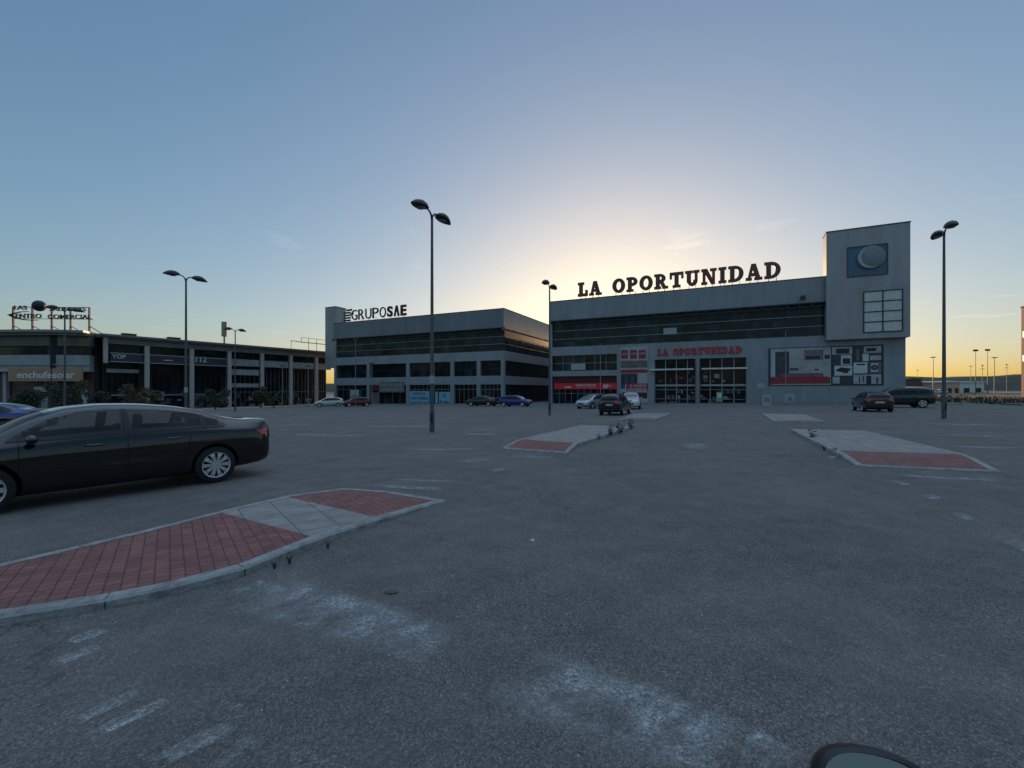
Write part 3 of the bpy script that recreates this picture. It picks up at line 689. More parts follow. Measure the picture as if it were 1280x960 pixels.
# collage column of posters between shop and entrance
ps = empty('poster_panel', (24.5, 58.0, 0), RD, 'tall collage of posters with red squares beside the entrance', 'poster')
pu0, pu1 = U(775.5), U(809.5); q = MB(); pz1 = FA.Z(792, 433); pz0 = -0.3
q.box(pu0, pu1, -0.06, -0.004, pz0, pz1); q.build('backing', m_paleg, ps)
def px_rect(mb, frame, x0, x1, ya, yb, d0_, d1_, m=0, ref=None):
    r_ = ref or (x0+x1)/2
    mb.box(frame.U(x0), frame.U(x1), d0_, d1_, frame.Z(r_, yb), frame.Z(r_, ya), m)
m_sq = M('red_square_print', (0.26, 0.022, 0.03), .6); m_wood = M('furniture_print', (0.17, 0.13, 0.13), .6, var=.5, scale=1.3); m_suit = M('dark_group_print', (0.035, 0.045, 0.075), .6, var=.8, scale=1.6)
for (x0, x1) in ((776.6, 785), (787.5, 796), (798.5, 807.5)):
    q = MB(); px_rect(q, FA, x0, x1, 437.5, 448.5, -.07, -.061); s_ = q.build('red_square', m_sq, ps)
    u_ = FA.U((x0+x1)/2); text('lettering', random.choice(['SOFAS', 'COCINA', 'HOGAR']), m_letter_white, s_, FA.U(x0)+.12, -.076, FA.Z(792, 443), w=FA.U(x1)-FA.U(x0)-.24, h=.2, ext=.004, bold=.01)
q = MB(); px_rect(q, FA, 775.8, 809.2, 450.5, 460, -.07, -.061, 0); px_rect(q, FA, 775.8, 809.2, 462, 466.2, -.068, -.061, 1); px_rect(q, FA, 776, 797, 467, 480, -.07, -.061, 2)
px_rect(q, FA, 776, 781.5, 480, 486, -.07, -.061, 3); px_rect(q, FA, 778, 809, 490.5, 498, -.07, -.061, 4)
px_rect(q, FA, 776.5, 808.5, 453, 453.6, -.074, -.0705, 5, 792); px_rect(q, FA, 776.5, 808.5, 457, 457.6, -.074, -.0705, 5, 792)
for i in range(5): px_rect(q, FA, 777.5+i*3.9, 780.3+i*3.9, 468.5, 480, -.076, -.0705, 6+(i % 2), 787)
q.build('poster_print', [m_wood, m_sq, m_suit, m_blueprint, m_darkred, m_darkframe, M('suit_a', (0.02, 0.022, 0.03), .6), M('suit_b', (0.06, 0.05, 0.06), .6)], ps)
q = MB(); px_rect(q, FA, 783, 810.2, 479.3, 488.6, -.08, -.072); rp = q.build('red_poster', M('crimson_print', (0.30, 0.02, 0.045), .6), ps)
ze = FA.Z(796, 484); text('lettering', 'SI EXISTE', m_letter_white, rp, FA.U(787.5), -.086, ze, w=FA.U(808)-FA.U(787.5), h=.36, ext=.004)
text('lettering', 'LOS ÚNICOS', m_letter_white, rp, FA.U(785), -.086, ze-.46, w=FA.U(808.5)-FA.U(785), h=.36, ext=.004, bold=.02)
# wide poster on the blank wall
wp = empty('wall_poster', (24.5, 58.0, 0), RD, 'wide weathered furniture and appliance poster on the blank wall', 'poster')
R_ = 1060
zt = FA.Z(960, 435.5); zb = (FA.Z(960, 481)+FA.Z(1104, 483))/2
u0p, u1p = FA.U(960.5), FA.U(1104.5)
pr = MB(); pr.box(u0p, u1p, -.05, -.003, zb, zt); pr.build('backing', M('poster_frame', (0.03, 0.033, 0.037), .6), wp)
def pxs(u_): return u0p+(u1p-u0p)*u_
def hz(v_): return zb+(zt-zb)*v_
pieces = [
 (0.02, .565, .02, .98, 0), (.03, .06, .25, .9, 1), (.065, .195, .22, .9, 2), (.20, .28, .40, .46, 2), (.42, .46, .39, .43, 3), (.33, .50, .66, .92, 4), (.345, .47, .68, .76, 3), (.51, .555, .68, .78, 3),
 (.02, .56, .05, .22, 5), (.12, .50, .22, .32, 6),
 (.575, .745, .78, .97, 7), (.61, .72, .80, .93, 3), (.59, .65, .52, .76, 2), (.65, .74, .52, .76, 8), (.665, .73, .54, .68, 3), (.595, .745, .25, .50, 8), (.64, .745, .05, .22, 2), (.58, .64, .05, .22, 7),
 (.755, .98, .60, .97, 2), (.84, .98, .80, .96, 7), (.86, .94, .84, .92, 3), (.83, .88, .60, .78, 8), (.89, .98, .62, .73, 7), (.755, .87, .30, .57, 8), (.78, .85, .50, .54, 3), (.885, .98, .30, .57, 4), (.90, .955, .34, .54, 8), (.755, .98, .04, .27, 7), (.86, .90, .04, .24, 3), (.94, .955, .05, .2, 2),
 (.78, .80, .62, .9, 4), (.80, .81, .06, .22, 3), (.83, .84, .08, .24, 3)]
mats_p = [M('poster_ground', (0.34, 0.335, 0.325), .6, var=.25, scale=.9), M('poster_pale', (0.42, .44, .46), .6), M('poster_charcoal', (0.045, .047, .052), .6, var=.5, scale=2.), M('poster_black', (0.022, .022, .026), .6), M('poster_mauve', (0.17, .12, .14), .6, var=.3),
          M('poster_faded_red', (0.18, .035, .045), .6, var=.3), M('poster_soft_red', (0.15, .085, .09), .6, var=.25), M('poster_grey', (0.36, .365, .375), .6, var=.3, scale=2), M('poster_white', (0.52, .52, .53), .6, var=.15)]
pr = MB()
for i, (a, b_, c_, d_, k) in enumerate(pieces): pr.box(pxs(a), pxs(b_), -.054-.0006*i, -.0515, hz(c_), hz(d_), k)
# cooker hob drawn in perspective and washing machine door
pr.prism([(pxs(.60), hz(.38)), (pxs(.65), hz(.46)), (pxs(.735), hz(.42)), (pxs(.70), hz(.30))], -.080, -.076, 3)
pr.cyl((pxs(.928), -.084, hz(.44)), (pxs(.928), -.078, hz(.44)), .33, n=20, m=3); pr.cyl((pxs(.928), -.087, hz(.44)), (pxs(.928), -.085, hz(.44)), .2, n=20, m=4)
pr.build('poster_print', mats_p, wp)
slab_word('LA OPORTUNIDAD', wp, pxs(.03), pxs(.545), lambda u: hz(.075), lambda u: .72, -.092, .02, M('poster_red_letter', (0.42, .02, .035), .55), name='letter')

# ---------------------------------------------------------------- the office building on the left
sae = empty('office_building', (24.5, 58.0, 0), RD, 'long slate grey two storey office building with dark ribbon windows left of the store', 'office building')
sL, sR = U(417.5), U(629.5); SR = 14.45; sb1, sb0 = 11.3, 7.75; s6, s3 = 6.24, 3.75; s2 = 2.35
wb = MB(); wb.box(sL, sR-0.5, 0.7, 100, -4, SR-.4)  # unseen depth stretched to keep low sun out of the alley
wb.box(sL, sR, 0, .69, s6, sb0); wb.box(sL, sR, 0, .69, s2, s3); wb.box(sR-0.5, sR, .69, 100, s6, sb0); wb.box(sR-.5, sR, .69, 100, s2, s3)
pil = [417.5, 460, 509.5, 540, 565, 598, 628.5]
for k, px_ in enumerate(pil):
    u = U(px_); a, b_ = (u-.35, u+.35)
    if k == 0: a, b_ = sL, sL+.5
    if k == len(pil)-1: a, b_ = sR-.5, sR
    wb.box(a, b_, .001, .69, s3, s6); wb.box(a, b_, .001, .69, -3, s2)
wb.build('wall', m_clad_low, sae)
pb = MB(); pb.box(sL, sR+.1, -.15, .69, sb1, SR); pb.box(sR-.5, sR+.1, .69, 100, sb1, SR); pb.build('parapet', m_clad_sae, sae)
cb = MB(); cb.box(sL-.05, sR+.15, -.2, .74, SR, SR+.1); cb.box(sR-.5, sR+.15, .74, 100, SR, SR+.1); cb.build('coping', m_coping, sae)
gb = MB(); gb.box(sL+.3, sR-.02, .42, .69, sb0, sb1); gb.box(sR-.49, sR-.3, .7, 100, sb0, sb1); g1 = gb.build('upper_window', m_glass_g, sae)
fb = MB()
for z in (8.9, 10.1): fb.box(sL+.3, sR-.02, .35, .41, z-.035, z+.035); fb.box(sR-.29, sR-.24, .7, 100, z-.035, z+.035)
fb.build('window_frame', m_frame, g1)
sb = MB(); sb.box(sL, sR+.4, -.45, -.16, sb1+.02, sb1+.12); sb.box(sL, sR+.4, -.47, -.43, sb1-.36, sb1-.3)
for i in range(33): u = sL+(sR-sL)*i/32; sb.box(u-.05, u+.05, -.42, -.17, sb1-.3, sb1+.015)
sb.build('sunshade', m_darkframe, sae)
for k in range(len(pil)-1):
    a, b_ = U(pil[k])+.36, U(pil[k+1])-.36
    gb = MB(); gb.box(a, b_, .4, .68, s3, s6); w_ = gb.build('window', m_glass_g if k % 2 == 0 else m_glass, sae)
    fb = MB()
    fb.box(a, b_, .34, .39, 4.9, 4.96)
    n = 4
    for i in range(1, n): u = a+(b_-a)*i/n; fb.box(u-.025, u+.025, .35, .39, s3, s6)
    fb.build('window_frame', m_darkframe, w_)
    gb = MB(); gb.box(a, b_, .5, .68, -3, s2); w_ = gb.build('shop_window', m_glass, sae)
    fb = MB(); fb.box(a, b_, .42, .48, 1.5, 1.58)
    for i in range(0, 6): u = a+(b_-a)*i/5; fb.box(u-.03, u+.03, .42, .49, -2.5, s2)
    fb.build('window_frame', m_frame, w_)
gb = MB(); gb.box(sR-.49, sR-.2, .7, 100, s3, s6); gb.box(sR-.49, sR-.2, .7, 100, -3, s2); gb.build('side_window', m_glass, sae)
tb = MB(); a, b_ = U(406.5, .8), U(419.5, .8); tz = FA.Z(410, 384.5, .8); tb.box(a, b_, .8, 3.4, 5.9, tz); t_ = tb.build('tower', m_clad_tower, sae)
cb = MB(); cb.box(a-.05, b_+.05, .75, 3.45, tz, tz+.12); cb.build('coping', m_coping, t_)
q = MB(); q.box(U(440), U(449), .3, .39, -1.6, 1.4); q.build('door', m_galv, sae); 
q = MB(); q.box(U(464), U(473), .3, .39, -2, 1.0); q.box(U(474.2), U(505.5), -.08, 0.32, 1.0, 2.9); tag(q.build('shop_fascia', M('faded_fascia', (0.13, .115, .11), .7, var=.3, scale=2), sae), 'faded fascia with pale worn lettering')
text('lettering', 'MUEBLES Y DECORACION', m_paleg, sae, U(476), -.1, 2.1, w=U(503)-U(476), h=.55, ext=.01)
text('lettering', 'COMUNICACIONES', m_paleg, sae, U(476), -.1, 1.25, w=U(504)-U(476), h=.55, ext=.01)
q = MB(); q.box(U(464.5), U(473.8), -.06, -.001, 1.25, 2.4); tag(q.build('plaque', m_darkred, sae), 'small dark red plate left of the faded fascia')
# rooftop letters
gs = empty('rooftop_sign', (24.5, 58.0, 0), RD, 'thin dark letters GRUPOSAE with a striped emblem on the office roof', 'sign')
z0 = SR+.42
def gword(txt, xa, xb, bold, hh):
    n = len(txt)
    for i, ch in enumerate(txt):
        a = U(xa)+(U(xb)-U(xa))*i/n; b_ = U(xa)+(U(xb)-U(xa))*(i+.84)/n
        if ch == 'A':                              # a capital A without its bar
            q = MB(); t = .36
            q.prism([(a, z0), (a+t, z0), ((a+b_)/2+t/2, z0+hh), ((a+b_)/2-t/2, z0+hh)], .1, .3); q.prism([(b_-t, z0), (b_, z0), ((a+b_)/2+t/2, z0+hh), ((a+b_)/2-t/2, z0+hh)], .101, .301)
            q.build('letter', m_black, gs)
        else: text('letter', ch, m_black, gs, a, .2, z0, w=b_-a, h=hh, ext=.1, bold=bold)
        q = MB(); m_ = (a+b_)/2
        q.cyl((m_, .2, SR+.1), (m_, .2, z0+.1), .03, n=6); q.cyl((m_, .9, SR+.1), (m_, .25, z0+.4), .025, n=6); q.build('letter_stand', m_black, gs)
gword('GRUPO', 438.5, 483, -.002, 1.95); gword('SAE', 483, 508.5, .04, 1.95)
q = MB(); e0, e1 = U(429), U(437.5)
for r_ in range(5):
    z = z0-.15+r_*.5
    for c_ in range(3):
        a = e0+(e1-e0)*(c_/3)
        if c_ == 0 and r_ == 4: continue
        q.box(a, a+(e1-e0)*(.22 if c_ == 0 else .30), .1, .3, z, z+.33)
q.box(e1, e1+.7, .1, .3, z0+1.1, z0+1.4); q.box(e1-.1, e1+.3, .1, .3, z0+1.85, z0+2.2)
q.build('emblem', m_black, gs)
# light blue banners in the office shop windows
def banner(x0, x1, za, zb_, lines, label):
    o = empty('banner', (24.5, 58.0, 0), RD, label, 'banner')
    q = MB(); a, b_ = U(x0), U(x1); q.box(a, b_, -.07, -.02, zb_, za); q.build('banner_sheet', m_cyan, o)
    hh = (za-zb_)/len(lines)
    for i, t in enumerate(lines): text('lettering', t, m_blueprint, o, a+.25+(.5 if i == 0 else 0), -.075, za-hh*(i+.82), w=b_-a-.5-(1.0 if i == 0 else 0), h=hh*.58, ext=.004, bold=.03)
    return o
banner(512.3, 537, 1.25, -1.25, ['LOCAL', 'DISPONIBLE', '643 597 169'], 'light blue banner with three lines of blue print, LOCAL DISPONIBLE')
banner(549, 563, 1.1, -1.1, ['LOCAL', 'En venta'], 'smaller light blue banner with faint print right of the tall lamp post')
o = empty('notice_board', (24.5, 58.0, 0), RD, 'narrow pale notice board in a dark frame between the two blue banners', 'notice board')
q = MB(); q.box(U(543.5), U(548.3), -.05, -.01, -1.0, 1.3); q.build('frame', m_black, o); q = MB(); q.box(U(544.3), U(547.6), -.07, -.052, -.85, 1.15); q.build('sheet', m_cyan, o)
o = empty('notice_board', (24.5, 58.0, 0), RD, 'white notice sheet on the office glass behind the parked silver and red cars', 'notice board')
q = MB(); q.box(U(438), U(448.5), -.05, -.01, -.55, 1.45); q.build('sheet', m_paleg, o); q = MB(); q.box(U(439.5), U(447), -.06, -.051, -.2, .5); q.build('print', M('notice_ochre', (.2, .2, .16), .7, var=.4, scale=4), o)

# ---------------------------------------------------------------- the shopping mall on the far left
MR = math.atan2(0.839, 0.543); FM = Frame(-57.8, 63.0, MR)
mall = empty('shopping_mall', (-57.8, 63.0, 0), MR, 'low dark shopping mall with pale columns and a rounded front corner', 'shopping mall')
mo = (0, 0)
m_mwall = M('mall_grey_render', (0.21, 0.21, 0.205), .75, 0, .2, .8)
m_mband = M('mall_pale_band', (0.30, 0.31, 0.305), .7, 0, .2, .8)
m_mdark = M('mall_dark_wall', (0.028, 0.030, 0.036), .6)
m_mcol = M('mall_column', (0.42, 0.39, 0.36), .7, 0, .15)
m_mroof = M('mall_roof_metal', (0.20, 0.195, 0.19), .5, .3)
m_brownw = M('mall_brown_cladding', (0.085, 0.040, 0.032), .6)
MU = FM.U
def Zm(px, py, d=0): return FM.Z(px, py, d)
uend = MU(417); mt = 9.5
# colonnade wing
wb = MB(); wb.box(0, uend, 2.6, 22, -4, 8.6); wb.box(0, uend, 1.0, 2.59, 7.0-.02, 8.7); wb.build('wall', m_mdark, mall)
tb = MB(); tb.box(-.4, uend, .35, .99, 8.15, 8.95); tb.build('fascia', m_mwall, mall)
rf = MB(); rf.box(-1.0, uend+1, -.8, 24, 9.15, 9.42); rf.box(-1.0, uend+1, -.3, 23, 8.96, 9.149); rf.build('roof', m_mroof, mall)
cols = [184, 240, 287, 328, 364, 396]
for px_ in cols:
    u = MU(px_); q = MB(); q.box(u-.28, u+.28, -.1, .34, -3.5, 8.14); q.build('column', m_mcol, mall)
q = MB(); q.box(-.5, -.05, -.1, .34, 5.3, 8.95); q.build('column', m_mcol, mall)
edges = [0]+[MU(x) for x in cols]+[uend]
for i in range(len(edges)-1):
    a, b_ = edges[i]+.36, edges[i+1]-.36
    # upper strip of windows and the sign band below it
    g_ = MB(); g_.box(a, b_, .9, 1.3, 6.95, 8.14); w_ = g_.build('upper_window', m_glass, mall)
    f_ = MB(); 
    for k in range(1, 6): u = a+(b_-a)*k/6; f_.box(u-.03, u+.03, .84, .89, 6.95, 8.14)
    f_.build('window_frame', m_darkframe, w_)
    if i in (0, 1, 2):
        q = MB(); q.box(a, b_, .40, .6, 5.65, 6.75); s_ = q.build('sign_band', M('sign_band_purple' if i < 2 else 'sign_band_dark', (0.042, .04, .055), .5), mall)
        q = MB(); q.box(a-.1, b_+.1, .32, .5, 6.76, 6.88); q.box(a-.1, b_+.1, .32, .5, 5.5, 5.62); q.build('sign_rail', m_paleg, s_)
    else:
        q = MB(); q.box(a, b_, .40, .9, 5.7, 6.9); q.build('spandrel', m_mband, mall)
    if i == 3:
        q = MB(); q.box(a, b_, .5, .9, 4.1, 5.1); q.box(a, b_, .5, .9, 1.9, 2.6); q.build('shop_shutter', m_mband, mall)
    g_ = MB(); g_.box(a, b_, 2.3, 2.59, -3.4, 5.4); w_ = g_.build('shop_window', m_glass, mall)
    f_ = MB()
    for k in range(0, 7): u = a+(b_-a)*k/6; f_.box(u-.035, u+.035, 2.2, 2.29, -3.4, 5.4)
    f_.box(a, b_, 2.2, 2.28, 1.0, 1.12); f_.build('window_frame', m_frame if i > 2 else m_darkframe, w_)
    if i < 3:
        q = MB(); q.box(a, b_, 2.0, 2.19, .55, .8); q.build('awning_rail', m_frame, mall)
rr = random.Random(5); mg_ = [M('mall_goods_grey', (.07, .075, .08), .6), M('mall_goods_pale', (.20, .21, .2), .6), M('mall_goods_warm', (.10, .07, .05), .6)]
for i in range(70):
    u = rr.uniform(1, uend-3); z = rr.uniform(-2.4, .4); w_ = rr.uniform(.3, 1.1)
    gd = MB(); gd.box(u, u+w_, 2.12+.001*i, 2.125+.001*i, z, z+rr.uniform(.2, .9)); gd.build('displayed_item', mg_[rr.choice([0, 0, 0, 1, 2])], mall)
for px_, tx in ((149, 'YOP'), (209, '—'), (249, '112')):
    i_ = 0 if px_ < 184 else (1 if px_ < 240 else 2)
    text('lettering', tx, m_letter_white, mall, MU(px_-(8 if i_ == 0 else 3)), .385, 6.05, w=1.6 if tx != '—' else 1.2, ext=.01, bold=.02)
q = MB(); q.box(MU(138), MU(178.5), 1.6, 1.9, 4.0, 4.55); q.build('shop_lintel', m_mband, mall)
# dark recessed link between wing and rounded corner
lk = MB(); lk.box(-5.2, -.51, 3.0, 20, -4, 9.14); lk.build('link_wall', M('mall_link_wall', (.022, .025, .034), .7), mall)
# the rounded corner: world points turned into the mall frame
def ml(x, y): p = Vector((x, y))-FM.o; return (p.dot(FM.c), p.dot(FM.r))
front = []
for px_, Y_ in ((-140, 66.0), (-60, 63.0), (0, 61.3), (30, 60.8), (60, 60.7), (90, 61.0), (112, 61.6)):
    front.append(((px_-640)/F*Y_, Y_))
def strip(pts, off):
    out = []
    for i, p in enumerate(pts):
        a = Vector(pts[max(0, i-1)]); b_ = Vector(pts[min(len(pts)-1, i+1)]); d = (b_-a).normalized(); n_ = Vector((-d.y, d.x))
        out.append(Vector(p)+n_*off)
    return out
def curved(mb, pts, o0, o1, z0, z1, m=0):
    A = [ml(*p) for p in strip(pts, o0)]; B = [ml(*p) for p in strip(pts, o1)]
    for i in range(len(A)-1):
        mb.slab([A[i], A[i+1], B[i+1], B[i]], z0, z1, m)
def curvegrid(pts, sub=4):
    out = []
    for i in range(len(pts)-1):
        p0 = Vector(pts[max(0, i-1)]); p1 = Vector(pts[i]); p2 = Vector(pts[i+1]); p3 = Vector(pts[min(len(pts)-1, i+2)])
        for k in range(sub):
            t = k/sub; out.append(tuple(0.5*((2*p1)+(p2-p0)*t+(2*p0-5*p1+4*p2-p3)*t*t+(3*p1-p0-3*p2+p3)*t**3)))
    out.append(tuple(pts[-1])); return out
fc = curvegrid(front)
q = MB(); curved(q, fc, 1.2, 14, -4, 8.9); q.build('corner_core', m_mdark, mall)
q = MB(); curved(q, fc, -1.6, 15, 9.25, 9.6); curved(q, fc, -.9, 14.5, 8.95, 9.249); q.build('corner_roof', m_mroof, mall)
q = MB(); curved(q, fc, 0, 1.19, 7.55, 8.9); q.build('corner_fascia', M('mall_green_grey', (.125, .135, .105), .8, 0, .3, .5), mall)
q = MB(); curved(q, fc, .5, 1.19, 6.3, 7.54); q.build('corner_window', m_glass, mall)
q = MB(); curved(q, fc, -.1, 1.19, 4.0, 6.29); q.build('corner_band', m_mband, mall)
q = MB(); curved(q, fc, -.32, -.11, 4.0, 4.35); curved(q, fc, -.32, -.11, 4.9, 5.0); q.build('corner_rail', m_paleg, mall)
q = MB(); curved(q, fc, 1.0, 1.19, -3, 3.99); q.build('corner_shop_wall', m_brownw, mall)
pi = [p for p in fc if -78 < p[0] < -59]
def cpt(px_, off):                                  # point on the rounded front seen at a column of the photo
    for i in range(len(fc)-1):
        a, b_ = Vector(fc[i]), Vector(fc[i+1]); k = (px_-640)/F
        fa, fb_ = a.x-k*a.y, b_.x-k*b_.y
        if fa <= 0 <= fb_:
            t = -fa/(fb_-fa); p = a+(b_-a)*t; d = (b_-a).normalized(); return p+Vector((-d.y, d.x))*off, d
    return Vector(fc[0]), Vector((1, 0))
sgn, sd_ = cpt(60, -.3); sz0 = EYE+(HZ-476.5)/F*60.5; sz1 = EYE+(HZ-460.5)/F*60.5
sg = empty('shop_sign', (sgn.x, sgn.y, 0), math.atan2(sd_.y, sd_.x), 'ochre shop sign with pale lowercase letters on the rounded mall corner', 'sign')
wS = (103-16)/F*60.8/2
q = MB(); q.box(-wS, wS, -.1, .12, sz0, sz1); q.build('sign_board', M('ochre_board', (.31, .205, .12), .6, 0, .15, .7), sg)
text('lettering', 'enchufesolar', m_letter_white, sg, -wS+1.2, -.125, sz0+.4, w=2*wS-2.1, h=.95, ext=.02, bold=.02)
for px0, px1, z0_, z1_, mm in ((-2, 3.5, -2, 4.0, m_mband), (38, 66, 1.2, 1.9, m_paleg), (48, 60, -1.9, .4, m_galv), (100, 105, -2, 1.5, m_paleg)):
    p, d = cpt((px0+px1)/2, .5); w_ = (px1-px0)/F*60.8/2; a = ml(*p)
    ang = math.atan2(d.y, d.x)-MR
    q = MB(); cx = [(-w_, -.1), (w_, -.1), (w_, .3), (-w_, .3)]
    q.slab([(a[0]+x*math.cos(ang)-y*math.sin(ang), a[1]+x*math.sin(ang)+y*math.cos(ang)) for x, y in cx], z0_, z1_)
    q.build('shop_front_panel', mm, mall)
# rooftop things of the mall
ms_o, ms_d = cpt(60, 2.5)
ms = empty('rooftop_sign', (ms_o.x, ms_o.y, 0), math.atan2(ms_d.y, ms_d.x), 'two line dark sign with a ball on tall posts above the rounded mall corner', 'sign')
Ys = ms_o.y; sx = lambda px_: (px_-640)/F*Ys-ms_o.x; sz = lambda py_: EYE+(HZ-py_)/F*Ys
for px_ in (18.3, 41, 64, 86.5, 109):
    q = MB(); q.box(sx(px_)-.09, sx(px_)+.09, .1, .28, 9.5, sz(383.5)); q.cyl((sx(px_), .2, sz(407)), (sx(px_)+.9, 1.6, 9.55), .05, n=6); q.build('post', m_bronze, ms)
q = MB(); q.box(sx(18), sx(109), .12, .2, sz(384.4), sz(383.6)); q.box(sx(20), sx(114), .12, .2, sz(398.9), sz(398.3)); q.build('rail', m_bronze, ms)
text('letter', 'LAS', m_black, ms, sx(21), 0, sz(387.5), w=sx(36)-sx(21), h=sz(382.5)-sz(387.5), ext=.08, bold=.01)
text('letter', 'SALINETAS', m_black, ms, sx(63), 0, sz(388.8), w=sx(106)-sx(63), h=sz(384)-sz(388.8), ext=.08, bold=.01)
text('letter', 'ENTRO', m_black, ms, sx(23), 0, sz(398), w=sx(53.5)-sx(23), h=sz(392.5)-sz(398), ext=.08, bold=.01)
text('letter', 'COMERCIAL', m_black, ms, sx(61), 0, sz(398.6), w=sx(113)-sx(61), h=sz(393.2)-sz(398.6), ext=.08, bold=.01)
q = MB(); c_, r_ = (sx(49.7), sz(382.5)), .78
q.lathe([(r_*math.sin(PI*k/10)+.001, -r_*math.cos(PI*k/10)) for k in range(11)], 18, axis='z', c=(c_[0], .1, c_[1])); 
q.build('ball', m_black, ms, smooth=True)
q = MB(); q_pts = [(38, 389.3), (28, 390), (20, 391.8), (13.2, 394.2), (20, 397.8), (30, 400.2), (40, 401), (50, 400.6)]
qi = [(50, 400.2), (40, 400.2), (31, 399), (22, 396.3), (18.6, 394.3), (21.5, 392.4), (29, 390.8), (38, 389.8)]
n_ = len(q_pts)
for i in range(n_-1):
    a, b_ = q_pts[i], q_pts[i+1]; c2, d2 = qi[n_-2-i], qi[n_-1-i]
    q.prism([(sx(a[0]), sz(a[1])), (sx(b_[0]), sz(b_[1])), (sx(c2[0]), sz(c2[1])), (sx(d2[0]), sz(d2[1]))], -.08, .08)
q.build('letter_swoosh', m_black, ms)
an_u = MU(280.5, 6); pA = FM.W(an_u, 6); an = empty('rooftop_antenna', (pA.x, pA.y, 9.4), 0, 'slim telecom antenna cylinder standing on the mall roof', 'antenna')
zA = FM.Z(280.5, 402.5, 6)-9.4
q = MB(); q.cyl((0, 0, 0), (0, 0, zA*.55), .16, n=10); q.build('mast', m_galv, an); q = MB(); q.cyl((0, 0, zA*.42), (0, 0, zA), .48, n=14); q.build('radome', M('radome', (.25, .24, .21), .6), an)
fr_ = empty('roof_railing', tuple(FM.W(MU(364, 4), 4))+(9.4,), MR, 'thin pipe frame on the roof at the far end of the mall', 'roof frame')
q = MB(); u_ = [MU(x, 4)-MU(364, 4) for x in (364, 377, 386, 396, 408)]
q.tube([(u_[0], 0, 0), (u_[0], 0, 2.1), (u_[1], 0, 2.0), (u_[3], 0, 2.0), (u_[4], 0, 2.0)], .08, 6); q.cyl((u_[1], 0, 2.0), (u_[1], 0, 3.0), .06, n=6); q.tube([(u_[1], 0, 3.0), (u_[4], 0, 2.9)], .04, 6)
for u in u_[2:4]: q.cyl((u, 0, 0), (u, 0, 3.0), .07, n=6)
q.build('pipe', m_bronze, fr_)
for px_, lab in ((161, 'small dark roof unit on the mall roof between the rounded corner and the first column'), (217, 'small dark roof unit on the mall roof just left of the lamp post')):
    p = FM.W(MU(px_, 3), 3); o = empty('roof_unit', (p.x, p.y, 9.42), MR, lab, 'roof unit'); q = MB(); q.box(-.8, .8, -.5, .5, 0, .55); q.box(-.85, .85, -.55, .55, .55, .62); q.build('casing', m_coping, o)

# ---------------------------------------------------------------- lamps and poles
def lamp_head(mb, base, dirv, L_=1.05, Wd=.52, droop=.10):
    """leaf shaped flat lamp head starting at base and running along dirv"""
    base = Vector(base); d = Vector(dirv).normalized(); s = Vector((-d.y, d.x, 0)); n1 = 14; vs = []; m = 12
    for i in range(n1+1):
        t = i/n1; w = Wd/2*math.sin(PI*min(1, t**0.85))**0.75 if 0 < t < 1 else 0.012
        zt = 0.27*math.sin(PI*t)**0.9*(1-.15*t)
        c_ = base+d*(t*L_)+Vector((0, 0, .06-droop*t))
        for k in range(m):
            a = 2*PI*k/m; zz = math.sin(a); z_ = zt*zz if zz > 0 else .07*math.sin(PI*t)*zz
            vs.append(c_+s*(w*math.cos(a))+Vector((0, 0, z_)))
    fs = [(i*m+k, i*m+(k+1) % m, (i+1)*m+(k+1) % m, (i+1)*m+k) for i in range(n1) for k in range(m)]
    fs += [tuple(range(m)), tuple(range(n1*m, (n1+1)*m))]
    mb.add(vs, fs)
rz_l = 0
LH = 9.15
lamp0 = empty('street_lamp', (0, 0, 0), 0, 'x', 'street lamp', 'double headed lamp posts in the car park')
q = MB(); q.cyl((0, 0, 0), (0, 0, LH), .085, .05, 16); q.cyl((0, 0, 0), (0, 0, .9), .10, .10, 16); q.cyl((0, 0, .9), (0, 0, .98), .10, .083, 16); q.build('pole', m_pole, lamp0, smooth=True)
q = MB(); q.cyl((0, 0, -.1), (0, 0, .03), .22, .22, 4); q.build('base_plate', m_galv, lamp0)
q = MB(); q.box(-.045, .045, -.106, -.098, .45, .8); q.build('access_door', m_black, lamp0)
r3 = (rd.x, rd.y, 0)
for s_ in (-1, 1):
    dv = Vector((rd.x*s_, rd.y*s_, 0))
    q = MB(); q.tube([(0, 0, LH-.25), Vector((0, 0, LH-.02))+dv*.05, Vector((0, 0, LH+.12))+dv*.18, Vector((0, 0, LH+.14))+dv*.32], [.045, .04, .035, .03], 8); q.build('arm', m_black, lamp0, smooth=True)
    q = MB(); lamp_head(q, Vector((0, 0, LH+.08))+dv*.28, dv); h_ = q.build('lamp_head', m_black, lamp0, smooth=True)
    q = MB(); c_ = Vector((0, 0, LH+.012))+dv*.75; q.cyl(c_, c_+Vector((0, 0, .05)), .16, .17, 14); q.build('lens', M('lamp_lens', (.12, .12, .12), .25), h_)
spots = [((540, 541), 'tall double lamp post nearest the middle, its base on the tarmac near the paved islands'),
         ((1180, 524), 'double lamp post on the right in front of the grassy verge and parked dark cars')]
pos = [gp(*p) for p, _ in spots]; labs = [l_ for _, l_ in spots]
for px_, Y_, lb in ((232.5, 28.0, 'double lamp post rising behind the roof of the black saloon'), (687, 31.3, 'double lamp post seen against the gap between office building and store'),
                    (294, 50.0, 'small far double lamp post before the mall beside the roof antenna'), (81, 37.5, 'double lamp post in front of the ochre shop sign on the mall corner')):
    X_ = (px_-640)/F*Y_; pos.append(Vector((X_, Y_, gz(X_, Y_)))); labs.append(lb)
for i, p in enumerate(pos):
    o = lamp0 if i == 0 else copy_tree(lamp0); o.location = p; o['label'] = labs[i]
    o.scale = (1, 1, (.965, 1.035, 1, 1, 1, 1)[i])
